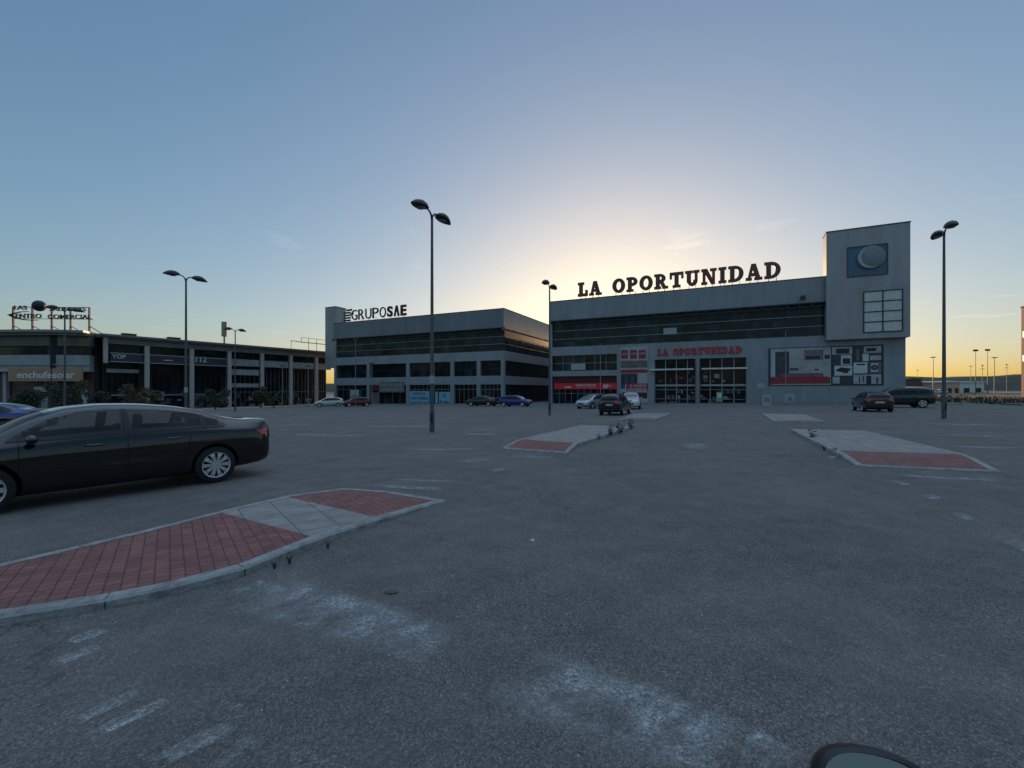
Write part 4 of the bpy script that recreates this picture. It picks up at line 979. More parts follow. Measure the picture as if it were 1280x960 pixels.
# notice sleeves on two posts
for (p, z_, lb) in ((pos[0], 2.0, 'pale notice wrapped round the middle lamp post'), (pos[2], 1.9, 'pale notice wrapped round the lamp post behind the black saloon')):
    o = empty('notice', (p.x, p.y, p.z+z_), 0, lb, 'notice'); q = MB(); q.cyl((0, 0, 0), (0, 0, .32), .10, .10, 16, caps=False); q.build('sheet', m_paleg, o, smooth=True)
# slim post tops with a small camera arm
pole0 = None
for px_, top, Y_, lb in ((982, 414.5, 47.0, 'thin galvanised mast in front of the wide wall poster'), (750.5, 430, 49.0, 'thin galvanised mast in front of the red banner'),
                         (444.5, 424, 66, 'thin mast before the left end of the office building'), (465, 455, 64, 'short thin mast before the office building, right of the red car'),
                         (353, 458, 66, 'thin pale mast before the far mall columns, beside the shrubs'), (385, 458, 68, 'thin pale mast before the last mall column'), (951, 480, 44.5, 'short grey post by the blank wall carrying a white plate')):
    X_ = (px_-640)/F*Y_; zb_ = gz(X_, Y_); H_ = EYE+(HZ-top)/F*Y_-zb_
    o = empty('slim_mast', (X_, Y_, zb_), 0, lb, 'mast', 'thin masts along the shop fronts')
    q = MB(); q.cyl((0, 0, -.05), (0, 0, H_), .06, .04, 10); q.build('pole', m_galv, o)
    q = MB(); q.box(-.35, .28, -.06, .06, H_-.02, H_+.14) if px_ != 951 else q.box(-.35, .35, -.04, -.02, H_-.35, H_+.1); q.build('camera_box' if px_ != 951 else 'plate', m_darkframe if px_ != 951 else m_paleg, o)
    if px_ in (982, 951):
        q = MB(); q.box(-.1, .9, -.09, -.065, .35, 1.25) if px_ == 982 else q.box(.1, 1.0, -.09, -.065, .1, 1.2); b9 = q.build('sign_plate', m_paleg, o)
        q = MB(); q.box(.15 if px_ == 982 else .25, .65 if px_ == 982 else .85, -.10, -.091, .5, .95); q.build('sign_print', m_frame, b9)

# ---------------------------------------------------------------- greenery
def crown(mb, c_, rx, ry, rz_, n, leaf, rng, holes=5):
    hs = [(Vector((rng.uniform(-1, 1), rng.uniform(-1, 1), rng.uniform(-1, 1)))*.8, rng.uniform(.2, .42)) for _ in range(holes)]
    lumps = [(Vector((rng.gauss(0, .5), rng.gauss(0, .5), rng.gauss(0, .42))), rng.uniform(.35, .62)) for _ in range(9)]
    k = 0; tries = 0
    while k < n and tries < n*20:
        tries += 1
        l_ = rng.choice(lumps); v = Vector((rng.gauss(0, 1), rng.gauss(0, 1), rng.gauss(0, 1))).normalized()*l_[1]*rng.uniform(.5, 1.05)
        p = l_[0]+v
        if any((p-h[0]).length < h[1] for h in hs): continue
        P = Vector(c_)+Vector((p.x*rx, p.y*ry, p.z*rz_)); s = leaf*rng.uniform(.6, 1.4)
        a = Vector((rng.gauss(0, 1), rng.gauss(0, 1), rng.gauss(0, 1))).normalized(); b_ = a.orthogonal().normalized()
        mb.add([P-a*s, P+b_*s*.45, P+a*s, P-b_*s*.45], [(0, 1, 2, 3)], rng.choice([0, 0, 0, 1, 1, 2]) if k % 3 else 0); k += 1
def tree(x, y, h, r, lb, seed, n=1500, leaf=.12, cat='tree', name='olive_tree'):
    rng = random.Random(seed); o = empty(name, (x, y, gz(x, y)), 0, lb, cat, 'small dark trees before the mall')
    q = MB(); q.tube([(0, 0, -.1), (.04, .02, h*.2), (-.03, .05, h*.45)], [.11, .085, .05], 8)
    for k in range(6):
        a = rng.uniform(0, 2*PI); q.tube([(-.01, .03, h*rng.uniform(.2, .4)), (math.cos(a)*r*.4, math.sin(a)*r*.4, h*.6), (math.cos(a)*r*.65, math.sin(a)*r*.65, h*.82)], [.045, .028, .01], 6)
    q.build('trunk', m_bark, o, smooth=True)
    q = MB(); crown(q, (0, 0, h*.58), r, r, h*.46, n, leaf, rng); q.build('crown', m_leaf, o, fix=False)
for px_, Y_, top, wpx, lb in ((28, 52, 484, 30, 'dark shrub at the left edge below the ochre sign'), (78, 50, 477, 34, 'small dark tree below the right end of the ochre sign'), (172, 55, 475, 36, 'small dark tree in front of the first mall column'),
                              (269, 60, 487, 26, 'rounded shrub in front of the third mall shop'), (326, 66, 489, 20, 'low shrub before the mall, left one of the far pair'), (342, 66, 487, 24, 'low shrub before the mall, right one of the far pair'),
                              (128, 56, 492, 18, 'low shrub before the dark recess of the mall')):
    X_ = (px_-640)/F*Y_; zz = gz(X_, Y_); h_ = EYE+(HZ-top)/F*Y_-zz; tree(X_, Y_, h_, wpx/2/F*Y_, lb, int(px_), 2200, .13)
def weed(x, y, z, h, lb, seed):
    rng = random.Random(seed); o = empty('weed', (x, y, z), 0, lb, 'weed', 'weeds in the kerb joints'); q = MB(); s_ = MB()
    for k in range(9):
        a = rng.uniform(0, 2*PI); l_ = h*rng.uniform(.5, 1.1); tip = Vector((math.cos(a)*l_*.35, math.sin(a)*l_*.35, l_))
        s_.tube([(0, 0, -.02), tip*.5+Vector((0, 0, .02)), tip], [.006, .005, .002], 4)
        for j in range(9):
            P = tip*rng.uniform(.2, 1.05); d = Vector((rng.gauss(0, 1), rng.gauss(0, 1), rng.gauss(0, .5))).normalized(); b_ = d.orthogonal().normalized(); s = h*rng.uniform(.06, .13)
            q.add([P, P+d*s+b_*s*.4, P+d*s*2, P+d*s-b_*s*.4], [(0, 1, 2, 3)], rng.choice([0, 1, 1]))
    s_.build('stem', m_bark, o); q.build('leaf', m_leaf, o, fix=False)
for i, (px_, py_, h, lb) in enumerate(((764, 546, .42, 'bushy weed at the kerb of the left paved island'), (775, 543, .5, 'tall weed right beside the bushy one on the left island kerb'), (789, 537, .48, 'weed at the far corner of the left paved island'),
                                    (748, 550, .2, 'small weed at the kerb of the left island, nearest of its row'), (1016, 551, .4, 'weed standing at the kerb of the right paved island'), (1045, 569, .18, 'low weed against the near kerb of the right island'),
                                    (362, 705, .07, 'low green weed under the kerb of the near island'), (343, 711, .055, 'tiny green weed left of the larger kerb weed of the near island'), (410, 686, .065, 'tiny weed in the kerb gap near the slab band'), (1030, 563, .14, 'small dark weed in the kerb joint of the right island'))):
    p = gp(px_, py_); weed(p.x, p.y, p.z, h, lb, i+3)
# litter
def litter(px_, py_, w, lb, mat, seed):
    rng = random.Random(seed); p = gp(px_, py_); q = MB(); n_ = 9; pts = [(w*rng.uniform(.5, 1)*math.cos(2*PI*k/n_), w*.6*rng.uniform(.5, 1)*math.sin(2*PI*k/n_)) for k in range(n_)]
    q.add([(x, y, .004+rng.uniform(0, .012)) for x, y in pts]+[(0, 0, .025)]+[(x, y, 0) for x, y in pts], [(k, (k+1) % n_, n_) for k in range(n_)]+[(k, (k+1) % n_, n_+1+(k+1) % n_, n_+1+k) for k in range(n_)])
    o = q.build('litter', mat); o.location = p; tag(o, lb, 'litter')
litter(666, 676, .035, 'small white scrap lying alone on the aisle', M('paper', (.55, .56, .57), .8), 1)
litter(488, 741, .06, 'brownish crushed scrap on the tarmac near the worn paint', M('rust_scrap', (.12, .09, .06), .9), 2)
litter(175, 747, .07, 'pale flat stone chip beside the near island kerb', m_kerb, 3)
litter(1041, 572, .10, 'pale crumpled scrap by the kerb of the right island', m_paleg, 5)

# ---------------------------------------------------------------- far right: verge, ridge, sheds, poles
def verge():
    rng = random.Random(11); mb = MB(); nx, ny = 46, 26
    vs = []
    for j in range(ny+1):
        for i in range(nx+1):
            u = 25+(190)*(i/nx); d = -4.4+230*(j/ny)**1.8
            p = FA.W(u, d); e = min(1, i/2, (nx-i)/2, j/1.5, (ny-j)/2)
            vs.append((p.x, p.y, gz(p.x, p.y)-.1+e*(.35+.35*math.sin(u*.31+d*.17)*math.sin(d*.23)+rng.uniform(0, .18))))
    mb.add(vs, [(j*(nx+1)+i, j*(nx+1)+i+1, (j+1)*(nx+1)+i+1, (j+1)*(nx+1)+i) for j in range(ny) for i in range(nx)])
    o = mb.build('verge', M('verge_earth', (.075, .065, .045), .95, 0, .4, .8, .5, 6), smooth='all'); tag(o, kind='structure')
    q = MB()
    for k in range(14000):
        u = 27+rng.uniform(0, 1)**1.0*95; d = -3.9+rng.uniform(0, 1)**1.7*90
        p = FA.W(u, d); z = gz(p.x, p.y)+.15; h = rng.uniform(.12, .45)*(1.8 if rng.random() < .06 else 1.0); w_ = .05+.05*rng.random()+d*.0012; a = rng.uniform(0, PI)
        dx, dy = math.cos(a)*w_, math.sin(a)*w_; lx, ly = rng.gauss(0, .15), rng.gauss(0, .15)
        q.add([(p.x-dx, p.y-dy, z-.2), (p.x+dx, p.y+dy, z-.2), (p.x+lx, p.y+ly, z+h)], [(0, 1, 2)], rng.choice([0, 0, 1, 2]))
    o = q.build('dry_grass', [m_leaf[0], m_leaf[1], M('straw', (.13, .11, .06), .9)], fix=False); tag(o, 'rough dry grass covering the verge behind the right kerb', 'grass', kind='stuff')
verge()
def ridge(name, Y0, depth, xr, hfun, mat):
    mb = MB(); nx, ny = 120, 10; vs = []
    for j in range(ny+1):
        for i in range(nx+1):
            x = xr[0]+(xr[1]-xr[0])*i/nx; t = j/ny; y = Y0+depth*t
            vs.append((x, y, -8+(hfun(x)+8)*math.sin(PI*t*.5)**1.2))
    mb.add(vs, [(j*(nx+1)+i, j*(nx+1)+i+1, (j+1)*(nx+1)+i+1, (j+1)*(nx+1)+i) for j in range(ny) for i in range(nx)])
    o = mb.build(name, mat, smooth='all', fix=False); tag(o, kind='structure')
ridge('hills', 620, 280, (-1600, 2200), lambda x: 33+3.5*math.sin(x*.004+1.3)+3*math.sin(x*.013)+1.2*math.sin(x*.05)-.004*abs(x-850) if x > -300 else 14, M('hill_scrub', (.040, .040, .026), .95, 0, .45, .02, .3, .2))
def screen_ridge(R0, a0, a1, h):
    mb = MB(); n = 90; vs = []
    for i in range(n+1):
        a = math.radians(a0+(a1-a0)*i/n); e = min(1, i/6, (n-i)/6); hh = h*(1+.25*math.sin(i*.5)+.12*math.sin(i*1.7))*e
        for r_, z in ((R0-120, -9), (R0-60, hh*.55-5*(1-e)), (R0, hh), (R0+80, hh*.8), (R0+200, -9)): vs.append((r_*math.sin(a), r_*math.cos(a), z))
    mb.add(vs, [(i*5+k, i*5+k+1, (i+1)*5+k+1, (i+1)*5+k) for i in range(n) for k in range(4)]); o = mb.build('hills', bpy.data.materials['hill_scrub'], smooth='all'); tag(o, kind='structure')
screen_ridge(480, 80, 302, 34)  # unseen hills added to keep the orange horizon out of reflections
def far(px_, py_, Y_): return ((px_-640)/F*Y_, EYE+(HZ-py_)/F*Y_)
def shed(x0, x1, top, Y_, mat, lb, roofm, door=None):
    X0, zt_ = far(x0, top, Y_); X1, _ = far(x1, top, Y_); zb_ = gz(80, 100)-2; Wd = X1-X0
    o = empty('warehouse', ((X0+X1)/2, Y_, zb_+2), 0, lb, 'warehouse', 'sheds beyond the verge'); h = zt_-zb_-2
    q = MB(); q.box(-Wd/2, Wd/2, 0, 22, -4, h-.6); q.build('wall', mat, o)
    q = MB(); q.prism([(-Wd/2-.4, h-.6), (Wd/2+.4, h-.6), (Wd/2+.2, h-.2), (0, h), (-Wd/2-.2, h-.2)], -.4, 22.4); q.build('roof', roofm, o)
    n = max(2, int(Wd/6))
    for i in range(n): q = MB(); q.box(-Wd/2+Wd*(i+.25)/n, -Wd/2+Wd*(i+.75)/n, -.06, -.01, .2, h*.45); q.build('door', door or m_darkframe, o)
m_salmon = M('salmon_render', (.55, .36, .27), .85); m_cream = M('cream_sheet', (.62, .60, .56), .6); m_brick = M('brown_render', (.13, .085, .06), .9)
shed(1183, 1200, 476, 170, m_salmon, 'small salmon coloured shed right of the right lamp post', m_cream)
shed(1201, 1230, 476.5, 190, m_cream, 'long pale grey shed between salmon shed and tall floodlight masts', m_cream)
shed(1134, 1152, 472.5, 180, m_brick, 'low brown shed showing just past the store corner', m_brick)
shed(1153, 1180, 478, 200, m_cream, 'low white roofed shed behind the dark van', m_cream)
for px_, top, Y_, kind, lb in ((1166.5, 447, 130, 1, 'distant lamp post just right of the store corner'), (1219.5, 438, 150, 0, 'left one of two tall distant floodlight masts'), (1234.5, 437.5, 150, 0, 'right one of two tall distant floodlight masts'),
                               (1243, 447.5, 130, 1, 'distant lamp post right of the two floodlight masts'), (1213.5, 458, 210, 1, 'faint low lamp post left of the floodlight masts'), (1228, 457, 200, 2, 'short distant cross armed pole between the floodlight masts'), (1258.5, 456, 220, 2, 'lone short distant pole near the brick building'),
                               (1147, 463, 240, 1, 'tiny distant lamp close to the store corner')):
    X_, zt_ = far(px_, top, Y_); zb_ = gz(X_, Y_); o = empty('distant_mast', (X_, Y_, zb_), 0, lb, 'mast', 'masts on the skyline'); H_ = zt_-zb_
    q = MB(); q.cyl((0, 0, 0), (0, 0, H_), .11, .07, 8); q.build('pole', m_pole, o)
    q = MB()
    if kind == 1: q.lathe([(.01, H_-.05), (.75, H_), (.5, H_+.2), (.01, H_+.28)], 14, axis='z')
    elif kind == 0: q.box(-.7, .7, -.2, .2, H_-.3, H_+.3)
    else: q.box(-.9, .9, -.08, .08, H_-1.6, H_-1.4); q.box(-.2, .2, -.2, .2, H_-.2, H_+.3)
    q.build('head', m_black, o)
bb = Frame(69.3*1.0, 60.0, RD); br_ = empty('apartment_building', (69.45, 60.0, 0), RD, 'tan brick apartment block cut off by the right edge', 'apartment building')
mbk = pavers('tan_brick', (.30, .19, .13), (.25, .15, .10), (.18, .13, .10), .25, .01, .5, .07)
q = MB(); q.box(0, 18, -16, 0, -3, 12.6); q.build('wall', M('tan_brick_wall', (.33, .21, .14), .85, 0, .15, 2), br_)
q = MB(); q.box(-.06, 18.1, -16.15, .06, 12.6, 12.8); q.build('parapet', m_brick, br_)
for z in (5.2, 8.4):
    for yy in (-2, -8):
        q = MB(); q.box(-.45, -.005, yy-.7, yy+.7, z, z+.12); b_ = q.build('balcony', m_brownw, br_)
        q = MB(); q.box(-.44, -.41, yy-.7, yy+.7, z+.12, z+.9); q.build('railing', m_black, b_)
# metal panel fence and low wall bits at the end of the kerb
for k in range(1):
    pass

# unseen sheds and trees added behind the camera to break up reflections
for x_, y_, w_, h_, mt_, lb in ((-38, -62, 52, 8.5, m_cream, 'pale long shed behind the photographer on the left'), (30, -70, 60, 11, m_mwall, 'grey shed behind the photographer on the right'), (-95, -20, 40, 9, m_mwall, 'grey shed far out to the left of the photographer')):
    o = empty('warehouse', (x_, y_, gz(x_, y_)), 0 if x_ > -90 else -1.2, lb, 'warehouse')
    q = MB(); q.box(-w_/2, w_/2, -18, 0, -1, h_); q.build('wall', mt_, o)
    q = MB(); q.box(-w_/2-.3, w_/2+.3, -18.3, .3, h_, h_+.4); q.build('roof', m_coping, o)
    for i in range(5):
        a = -w_/2+w_*(i+.2)/5; q = MB(); q.box(a, a+w_*.12, .01, .08, .1, h_*.45); q.build('door', m_darkframe, o)
for i, (x_, y_) in enumerate(((-22, -34), (-9, -38), (9, -36), (24, -40), (-40, -22))):
    tree(x_, y_, 4.2+i*.3, 1.9, ['round tree behind the photographer, first of the row', 'round tree behind the photographer, second of the row', 'round tree behind the photographer, third of the row', 'round tree behind the photographer, last of the row', 'round tree out to the left behind the photographer'][i], 40+i, 1500, .2)

# ---------------------------------------------------------------- cars
def interp(tab, x):
    if x <= tab[0][0]: return tab[0][1:]
    for a, b_ in zip(tab, tab[1:]):
        if x <= b_[0]:
            t = (x-a[0])/(b_[0]-a[0]); t = t*t*(3-2*t) if len(a) > 9 else t
            return tuple(p+(q-p)*t for p, q in zip(a[1:], b_[1:]))
    return tab[-1][1:]
def smooth_tab(tab):
    return tab
m_tyre = M('tyre_rubber', (.012, .012, .013), .85, 0, .2, 20); m_alloy = M('alloy_rim', (.55, .55, .56), .32, .55, .05); m_rimdark = M('dark_rim_back', (.012, .012, .014), .7)
m_cglass = M('car_glass', (.008, .016, .018), .02, 0, .1, 1.0, spec=.28); m_wind = M('windscreen_glass', (.02, .03, .035), .02, 0, .1, 1.0, spec=1.0)
m_tail = M('tail_light', (.38, .01, .02), .15, coat=1.0); m_head = M('head_light', (.42, .44, .46), .12, .2, coat=1.0)
m_plastic = M('black_plastic', (.012, .012, .013), .6); m_chrome = M('chrome_trim', (.5, .5, .5), .15, 1.0, .02)
m_plate = M('number_plate', (.5, .5, .48), .5); m_gap = M('door_gap', (.003, .003, .003), .9)
def paint(name, col, metal=.35, rough=.28): return M(name, col, rough, metal, .04, .8, coat=1.0, spec=.3)
SED = dict(L=4.77, W=.91, wb=2.71, fo=.93, r=.325,
  #      x      bot   shoulder top    w     wr
  tab=[(-2.42, .38, .83, 1.00, .70, .58), (-2.37, .28, .87, 1.11, .80, .68), (-2.2, .24, .92, 1.125, .87, .70), (-1.95, .22, .935, 1.12, .895, .67), (-1.65, .2, .95, 1.18, .905, .62), (-1.3, .19, .96, 1.315, .91, .60),
       (-.9, .18, .955, 1.40, .912, .595), (-.4, .18, .94, 1.45, .915, .60), (.1, .18, .925, 1.455, .915, .60), (.5, .18, .91, 1.41, .913, .60), (.85, .18, .90, 1.28, .91, .63), (1.15, .18, .885, 1.10, .905, .70), (1.32, .18, .87, .985, .90, .74),
       (1.7, .19, .83, .93, .885, .74), (2.0, .2, .76, .87, .85, .70), (2.2, .22, .68, .78, .78, .62), (2.3, .25, .60, .68, .66, .5), (2.35, .3, .52, .56, .5, .4)])
HAT = dict(L=4.2, W=.88, wb=2.58, fo=.85, r=.31,
  tab=[(-2.1, .38, .85, 1.0, .66, .5), (-2.05, .3, .88, 1.15, .78, .58), (-1.9, .24, .92, 1.30, .85, .60), (-1.6, .2, .94, 1.40, .875, .60), (-1.1, .18, .94, 1.45, .88, .61), (-.5, .18, .93, 1.48, .885, .61), (.1, .18, .915, 1.47, .885, .61), (.45, .18, .90, 1.41, .88, .62),
       (.8, .18, .89, 1.25, .875, .65), (1.1, .18, .88, 1.06, .87, .70), (1.25, .18, .86, .98, .865, .71), (1.6, .2, .81, .91, .85, .70), (1.85, .22, .73, .82, .80, .62), (2.02, .26, .62, .70, .68, .5), (2.1, .32, .52, .56, .52, .4)])
SUVT = dict(L=4.5, W=.93, wb=2.68, fo=.88, r=.36,
  tab=[(-2.25, .42, .95, 1.15, .72, .56), (-2.2, .34, 1.0, 1.32, .83, .62), (-2.05, .3, 1.03, 1.52, .90, .64), (-1.75, .27, 1.05, 1.62, .925, .65), (-1.1, .25, 1.04, 1.67, .93, .655), (-.4, .25, 1.03, 1.68, .93, .655), (.2, .25, 1.02, 1.66, .93, .655), (.55, .25, 1.01, 1.58, .928, .66),
       (.9, .25, 1.0, 1.38, .925, .69), (1.15, .25, .99, 1.18, .92, .74), (1.28, .25, .97, 1.10, .915, .76), (1.7, .26, .92, 1.04, .90, .75), (2.0, .28, .84, .95, .86, .7), (2.17, .32, .72, .82, .76, .6), (2.25, .4, .6, .66, .6, .48)])
def section(row):
    bot, sh, top, w, wr = row; g_ = top-sh
    return [(0, bot), (.75*w, bot), (.95*w, bot+.05), (.995*w, bot+.2), (w, bot+(sh-bot)*.62), (.985*w, sh-.06), (.955*w, sh+.0), (.955*w+(wr-.955*w)*.42, sh+.42*g_), (wr+.03, sh+.80*g_), (wr*.9, sh+.955*g_), (wr*.5, top+.0), (0, top+.012)]
def project(bvh, outline_fn, nu, nv, kind, off, mat, name, parent, side=1):
    """lay a panel on the body: outline_fn(s,t) gives (a,b) in the view plane of kind"""
    vs = []; 
    for j in range(nv+1):
        for i in range(nu+1):
            a, b_ = outline_fn(i/nu, j/nv)
            if kind == 'side': o_, d_ = Vector((a, side*2.5, b_)), Vector((0, -side, 0))
            elif kind == 'front': o_, d_ = Vector((6, a, b_)), Vector((-1, 0, 0))
            elif kind == 'rear': o_, d_ = Vector((-6, a, b_)), Vector((1, 0, 0))
            else: o_, d_ = Vector((b_, a, 4)), Vector((0, 0, -1))
            h = bvh.ray_cast(o_, d_)
            if h[0] is None: return None
            n_ = h[1]; 
            if n_.dot(d_) > 0: n_ = -n_
            vs.append(h[0]+n_*off)
    mb = MB(); mb.add(vs, [(j*(nu+1)+i, j*(nu+1)+i+1, (j+1)*(nu+1)+i+1, (j+1)*(nu+1)+i) for j in range(nv) for i in range(nu)])
    return mb.build(name, mat, parent, smooth='all', fix=False)
def poly_fn(top, bot):
    """strip between a top and a bottom line, both lists of (x,z)"""
    def at(l_, t):
        n = len(l_)-1; i = min(n-1, int(t*n)); f = t*n-i; return (l_[i][0]+(l_[i+1][0]-l_[i][0])*f, l_[i][1]+(l_[i+1][1]-l_[i][1])*f)
    return lambda s, t: tuple(a+(b_-a)*t for a, b_ in zip(at(top, s), at(bot, s)))
def make_wheel(r, w, side, spokes, parent, x, y, fine=True):
    t_ = MB(); s = side; n = 32 if fine else 18
    prof = [(r*.66, -w/2), (r*.90, -w/2), (r*.975, -w*.42), (r, -w*.28), (r, w*.28), (r*.975, w*.42), (r*.90, w/2), (r*.66, w/2), (r*.64, w*.3), (r*.64, -w*.3), (r*.66, -w/2)]
    t_.lathe(prof, n); tyre = t_.build('wheel', m_tyre, parent, smooth=True); tyre.location = (x, y, r)
    q = MB(); q.lathe([(.001, s*w*.12), (r*.64, s*w*.12)], n); q.build('rim_back', m_rimdark, tyre)
    q = MB(); q.lathe([(r*.68, s*w*.48), (r*.70, s*w*.52), (r*.655, s*w*.50), (r*.63, s*w*.36)], n)
    for k in range(spokes):
        a = 2*PI*k/spokes; ca, sa = math.cos(a), math.sin(a); wi, wo = r*.05, r*.125*10/spokes*.95
        pts = []
        for rr_, ww, yy in ((r*.12, wi, s*w*.44), (r*.5, wo*.8, s*w*.46), (r*.655, wo, s*w*.42)):
            for sg in (-1, 1): pts.append((ca*rr_-sa*ww*sg, yy, sa*rr_+ca*ww*sg))
        bk = [(p[0], p[1]-s*.02, p[2]) for p in pts]
        q.add(pts+bk, [(0, 1, 3, 2), (2, 3, 5, 4), (0, 2, 8, 6), (2, 4, 10, 8), (1, 7, 9, 3), (3, 9, 11, 5), (4, 5, 11, 10)])
    q.cyl((0, s*w*.38, 0), (0, s*w*.47, 0), r*.17, r*.15, 16)
    q.build('rim', m_alloy, tyre)
    return tyre
def make_car(name, spec, pm, label, cat='car', group=None, spokes=10, detail=True, rails=False, wagon=False, vstr=1.0):
    root = empty(name, (0, 0, 0), 0, label, cat, group)
    tab = spec['tab']; xs = []
    x = tab[0][0]; 
    rows = []
    K = 46
    for i in range(K+1):
        xx = tab[0][0]+(tab[-1][0]-tab[0][0])*(0.5-0.5*math.cos(PI*i/K))*.5+(tab[-1][0]-tab[0][0])*(i/K)*.5
        rows.append((xx,)+tuple(interp(tab, xx)))
    vs = []; m = len(section(rows[0][1:])); ring_n = 2*m-2
    for r_ in rows:
        sc = section(r_[1:]); full = sc+[(-y, z) for y, z in reversed(sc[1:-1])]
        for y, z in full: vs.append((r_[0], y, z))
    fs = [(i*ring_n+k, i*ring_n+(k+1) % ring_n, (i+1)*ring_n+(k+1) % ring_n, (i+1)*ring_n+k) for i in range(K) for k in range(ring_n)]
    fs += [tuple(range(ring_n-1, -1, -1)), tuple(range(K*ring_n, (K+1)*ring_n))]
    mb = MB(); mb.add(vs, fs); body = mb.build('body', [pm, m_gap], root, smooth='all')
    xr = -spec['wb']/2-.04; xf = spec['wb']/2-.04; R = spec['r']
    ss = body.modifiers.new('s', 'SUBSURF'); ss.levels = 1; ss.render_levels = 1
    cuts = []
    for xx in (xr, xf):
        for s in (-1, 1):
            c_ = MB(); c_.cyl((xx, s*(spec['W']-.26), R+.01), (xx, s*(spec['W']+.3), R+.01), R*1.16, n=40); co = c_.build('cutter', m_gap)
            cuts.append(co); bmod = body.modifiers.new('b', 'BOOLEAN'); bmod.operation = 'DIFFERENCE'; bmod.object = co; bmod.solver = 'MANIFOLD'
            pass
    dg = bpy.context.evaluated_depsgraph_get(); dg.update()
    me = bpy.data.meshes.new_from_object(body.evaluated_get(dg)); me.name = 'body'
    body.modifiers.clear(); body.data = me
    for c_ in cuts: bpy.data.objects.remove(c_)
    me.polygons.foreach_set('use_smooth', [True]*len(me.polygons)); me.set_sharp_from_angle(angle=math.radians(34))
    bm = bmesh.new(); bm.from_mesh(me); bvh = BVHTree.FromBMesh(bm); bm.free()
    for xx in (xr, xf):
        for s in (-1, 1): make_wheel(R, .215, s, spokes, root, xx, s*(spec['W']-.115), detail)
    def T(x): return interp(tab, x)
    # side glass between shoulder and roof
    sedan = spec is SED
    if spec is SED: tp = [(-1.62, 1.03), (-1.42, 1.15), (-1.1, 1.27), (-.6, 1.345), (0, 1.365), (.35, 1.34), (.7, 1.22), (1.02, 1.04)]; bt = [(-1.55, 1.005), (-1.3, 1.0), (-1.0, .995), (-.6, .99), (0, .975), (.35, .965), (.7, .955), (1.10, .955)]; splits = (-1.22, -.17)
    elif spec is HAT: tp = [(-1.72, 1.14), (-1.5, 1.28), (-1.1, 1.355), (-.6, 1.39), (0, 1.38), (.3, 1.34), (.62, 1.2), (.95, 1.03)]; bt = [(-1.68, 1.06), (-1.4, 1.0), (-1.1, .99), (-.6, .98), (0, .965), (.3, .96), (.62, .95), (1.02, .95)]; splits = (-1.15, -.15)
    else: tp = [(-1.92, 1.36), (-1.7, 1.50), (-1.2, 1.565), (-.6, 1.58), (0, 1.565), (.35, 1.51), (.68, 1.36), (1.0, 1.16)]; bt = [(-1.9, 1.2), (-1.6, 1.12), (-1.2, 1.1), (-.6, 1.085), (0, 1.075), (.35, 1.07), (.68, 1.06), (1.07, 1.06)]; splits = (-1.2, -.2)
    for s in (-1, 1):
        g_ = project(bvh, poly_fn(tp, bt), 40, 6, 'side', .004, m_cglass, 'side_window', root, s)
        for sp in splits:
            zt_ = [p for p in tp]; 
            project(bvh, poly_fn([(sp-.035, interp([(a, b_) for a, b_ in tp], sp)[0]-.005), (sp+.035, interp([(a, b_) for a, b_ in tp], sp)[0]-.005)], [(sp-.035, interp([(a, b_) for a, b_ in bt], sp)[0]+.003), (sp+.035, interp([(a, b_) for a, b_ in bt], sp)[0]+.003)]), 2, 6, 'side', .008, m_plastic, 'window_post', root, s)
        tpl = [(a, b_+.012) for a, b_ in tp]; 
        if detail:
            project(bvh, poly_fn([(a, b_+.004) for a, b_ in bt], [(a, b_-.012) for a, b_ in bt]), 40, 1, 'side', .007, m_plastic, 'window_trim', root, s)
            zb_ = T(0)[0]+.06
            for sp, z1 in ((splits[1], .96), (.98, .93), (-1.02, .96)):
                bx = sp if sp != -1.02 else -.92
                project(bvh, poly_fn([(sp-.006, z1), (sp+.006, z1)], [(bx-.006, zb_+.1 if sp == -1.02 else zb_), (bx+.005, zb_+.1 if sp == -1.02 else zb_)]), 1, 10, 'side', .0015, m_gap, 'door_gap', root, s)
            project(bvh, poly_fn([(-1.9, .80), (-1.0, .775), (0, .75), (1.0, .72), (1.5, .70)], [(-1.9, .793), (-1.0, .768), (0, .743), (1.0, .713), (1.5, .693)]), 30, 1, 'side', .0012, m_gap, 'body_crease', root, s)
            for hx, hzz in ((-.78, .86), (.22, .84)):
                h_ = bvh.ray_cast(Vector((hx, s*2.5, hzz)), Vector((0, -s, 0)))[0]
                q = MB(); q.tube([h_+Vector((-.11, -s*.01, 0)), h_+Vector((-.09, s*.028, 0)), h_+Vector((.09, s*.03, 0)), h_+Vector((.11, -s*.01, 0))], .013, 8); q.build('door_handle', pm, root, smooth=True)
        # mirror
        mx = (.86 if spec is not SUVT else .9); mz = bt[-1][1]+.015
        h_ = bvh.ray_cast(Vector((mx, s*2.5, mz-.06)), Vector((0, -s, 0)))[0]
        if h_ is not None:
            q = MB(); c0 = h_+Vector((0, s*.13, .07)); vs_ = []
            n1, n2 = 8, 10
            for i in range(n1+1):
                a = PI*i/n1
                for k in range(n2):
                    b_ = 2*PI*k/n2; vs_.append(c0+Vector((.065*math.sin(a)*math.cos(b_)+.01, -s*.11*math.cos(a), .065*math.sin(a)*math.sin(b_))))
            q.add(vs_, [(i*n2+k, i*n2+(k+1) % n2, (i+1)*n2+(k+1) % n2, (i+1)*n2+k) for i in range(n1) for k in range(n2)])
            q.tube([h_+Vector((0, -s*.02, .0)), h_+Vector((0, s*.06, .03)), c0], .022, 6); q.build('wing_mirror', pm if detail else m_plastic, root, smooth=True)
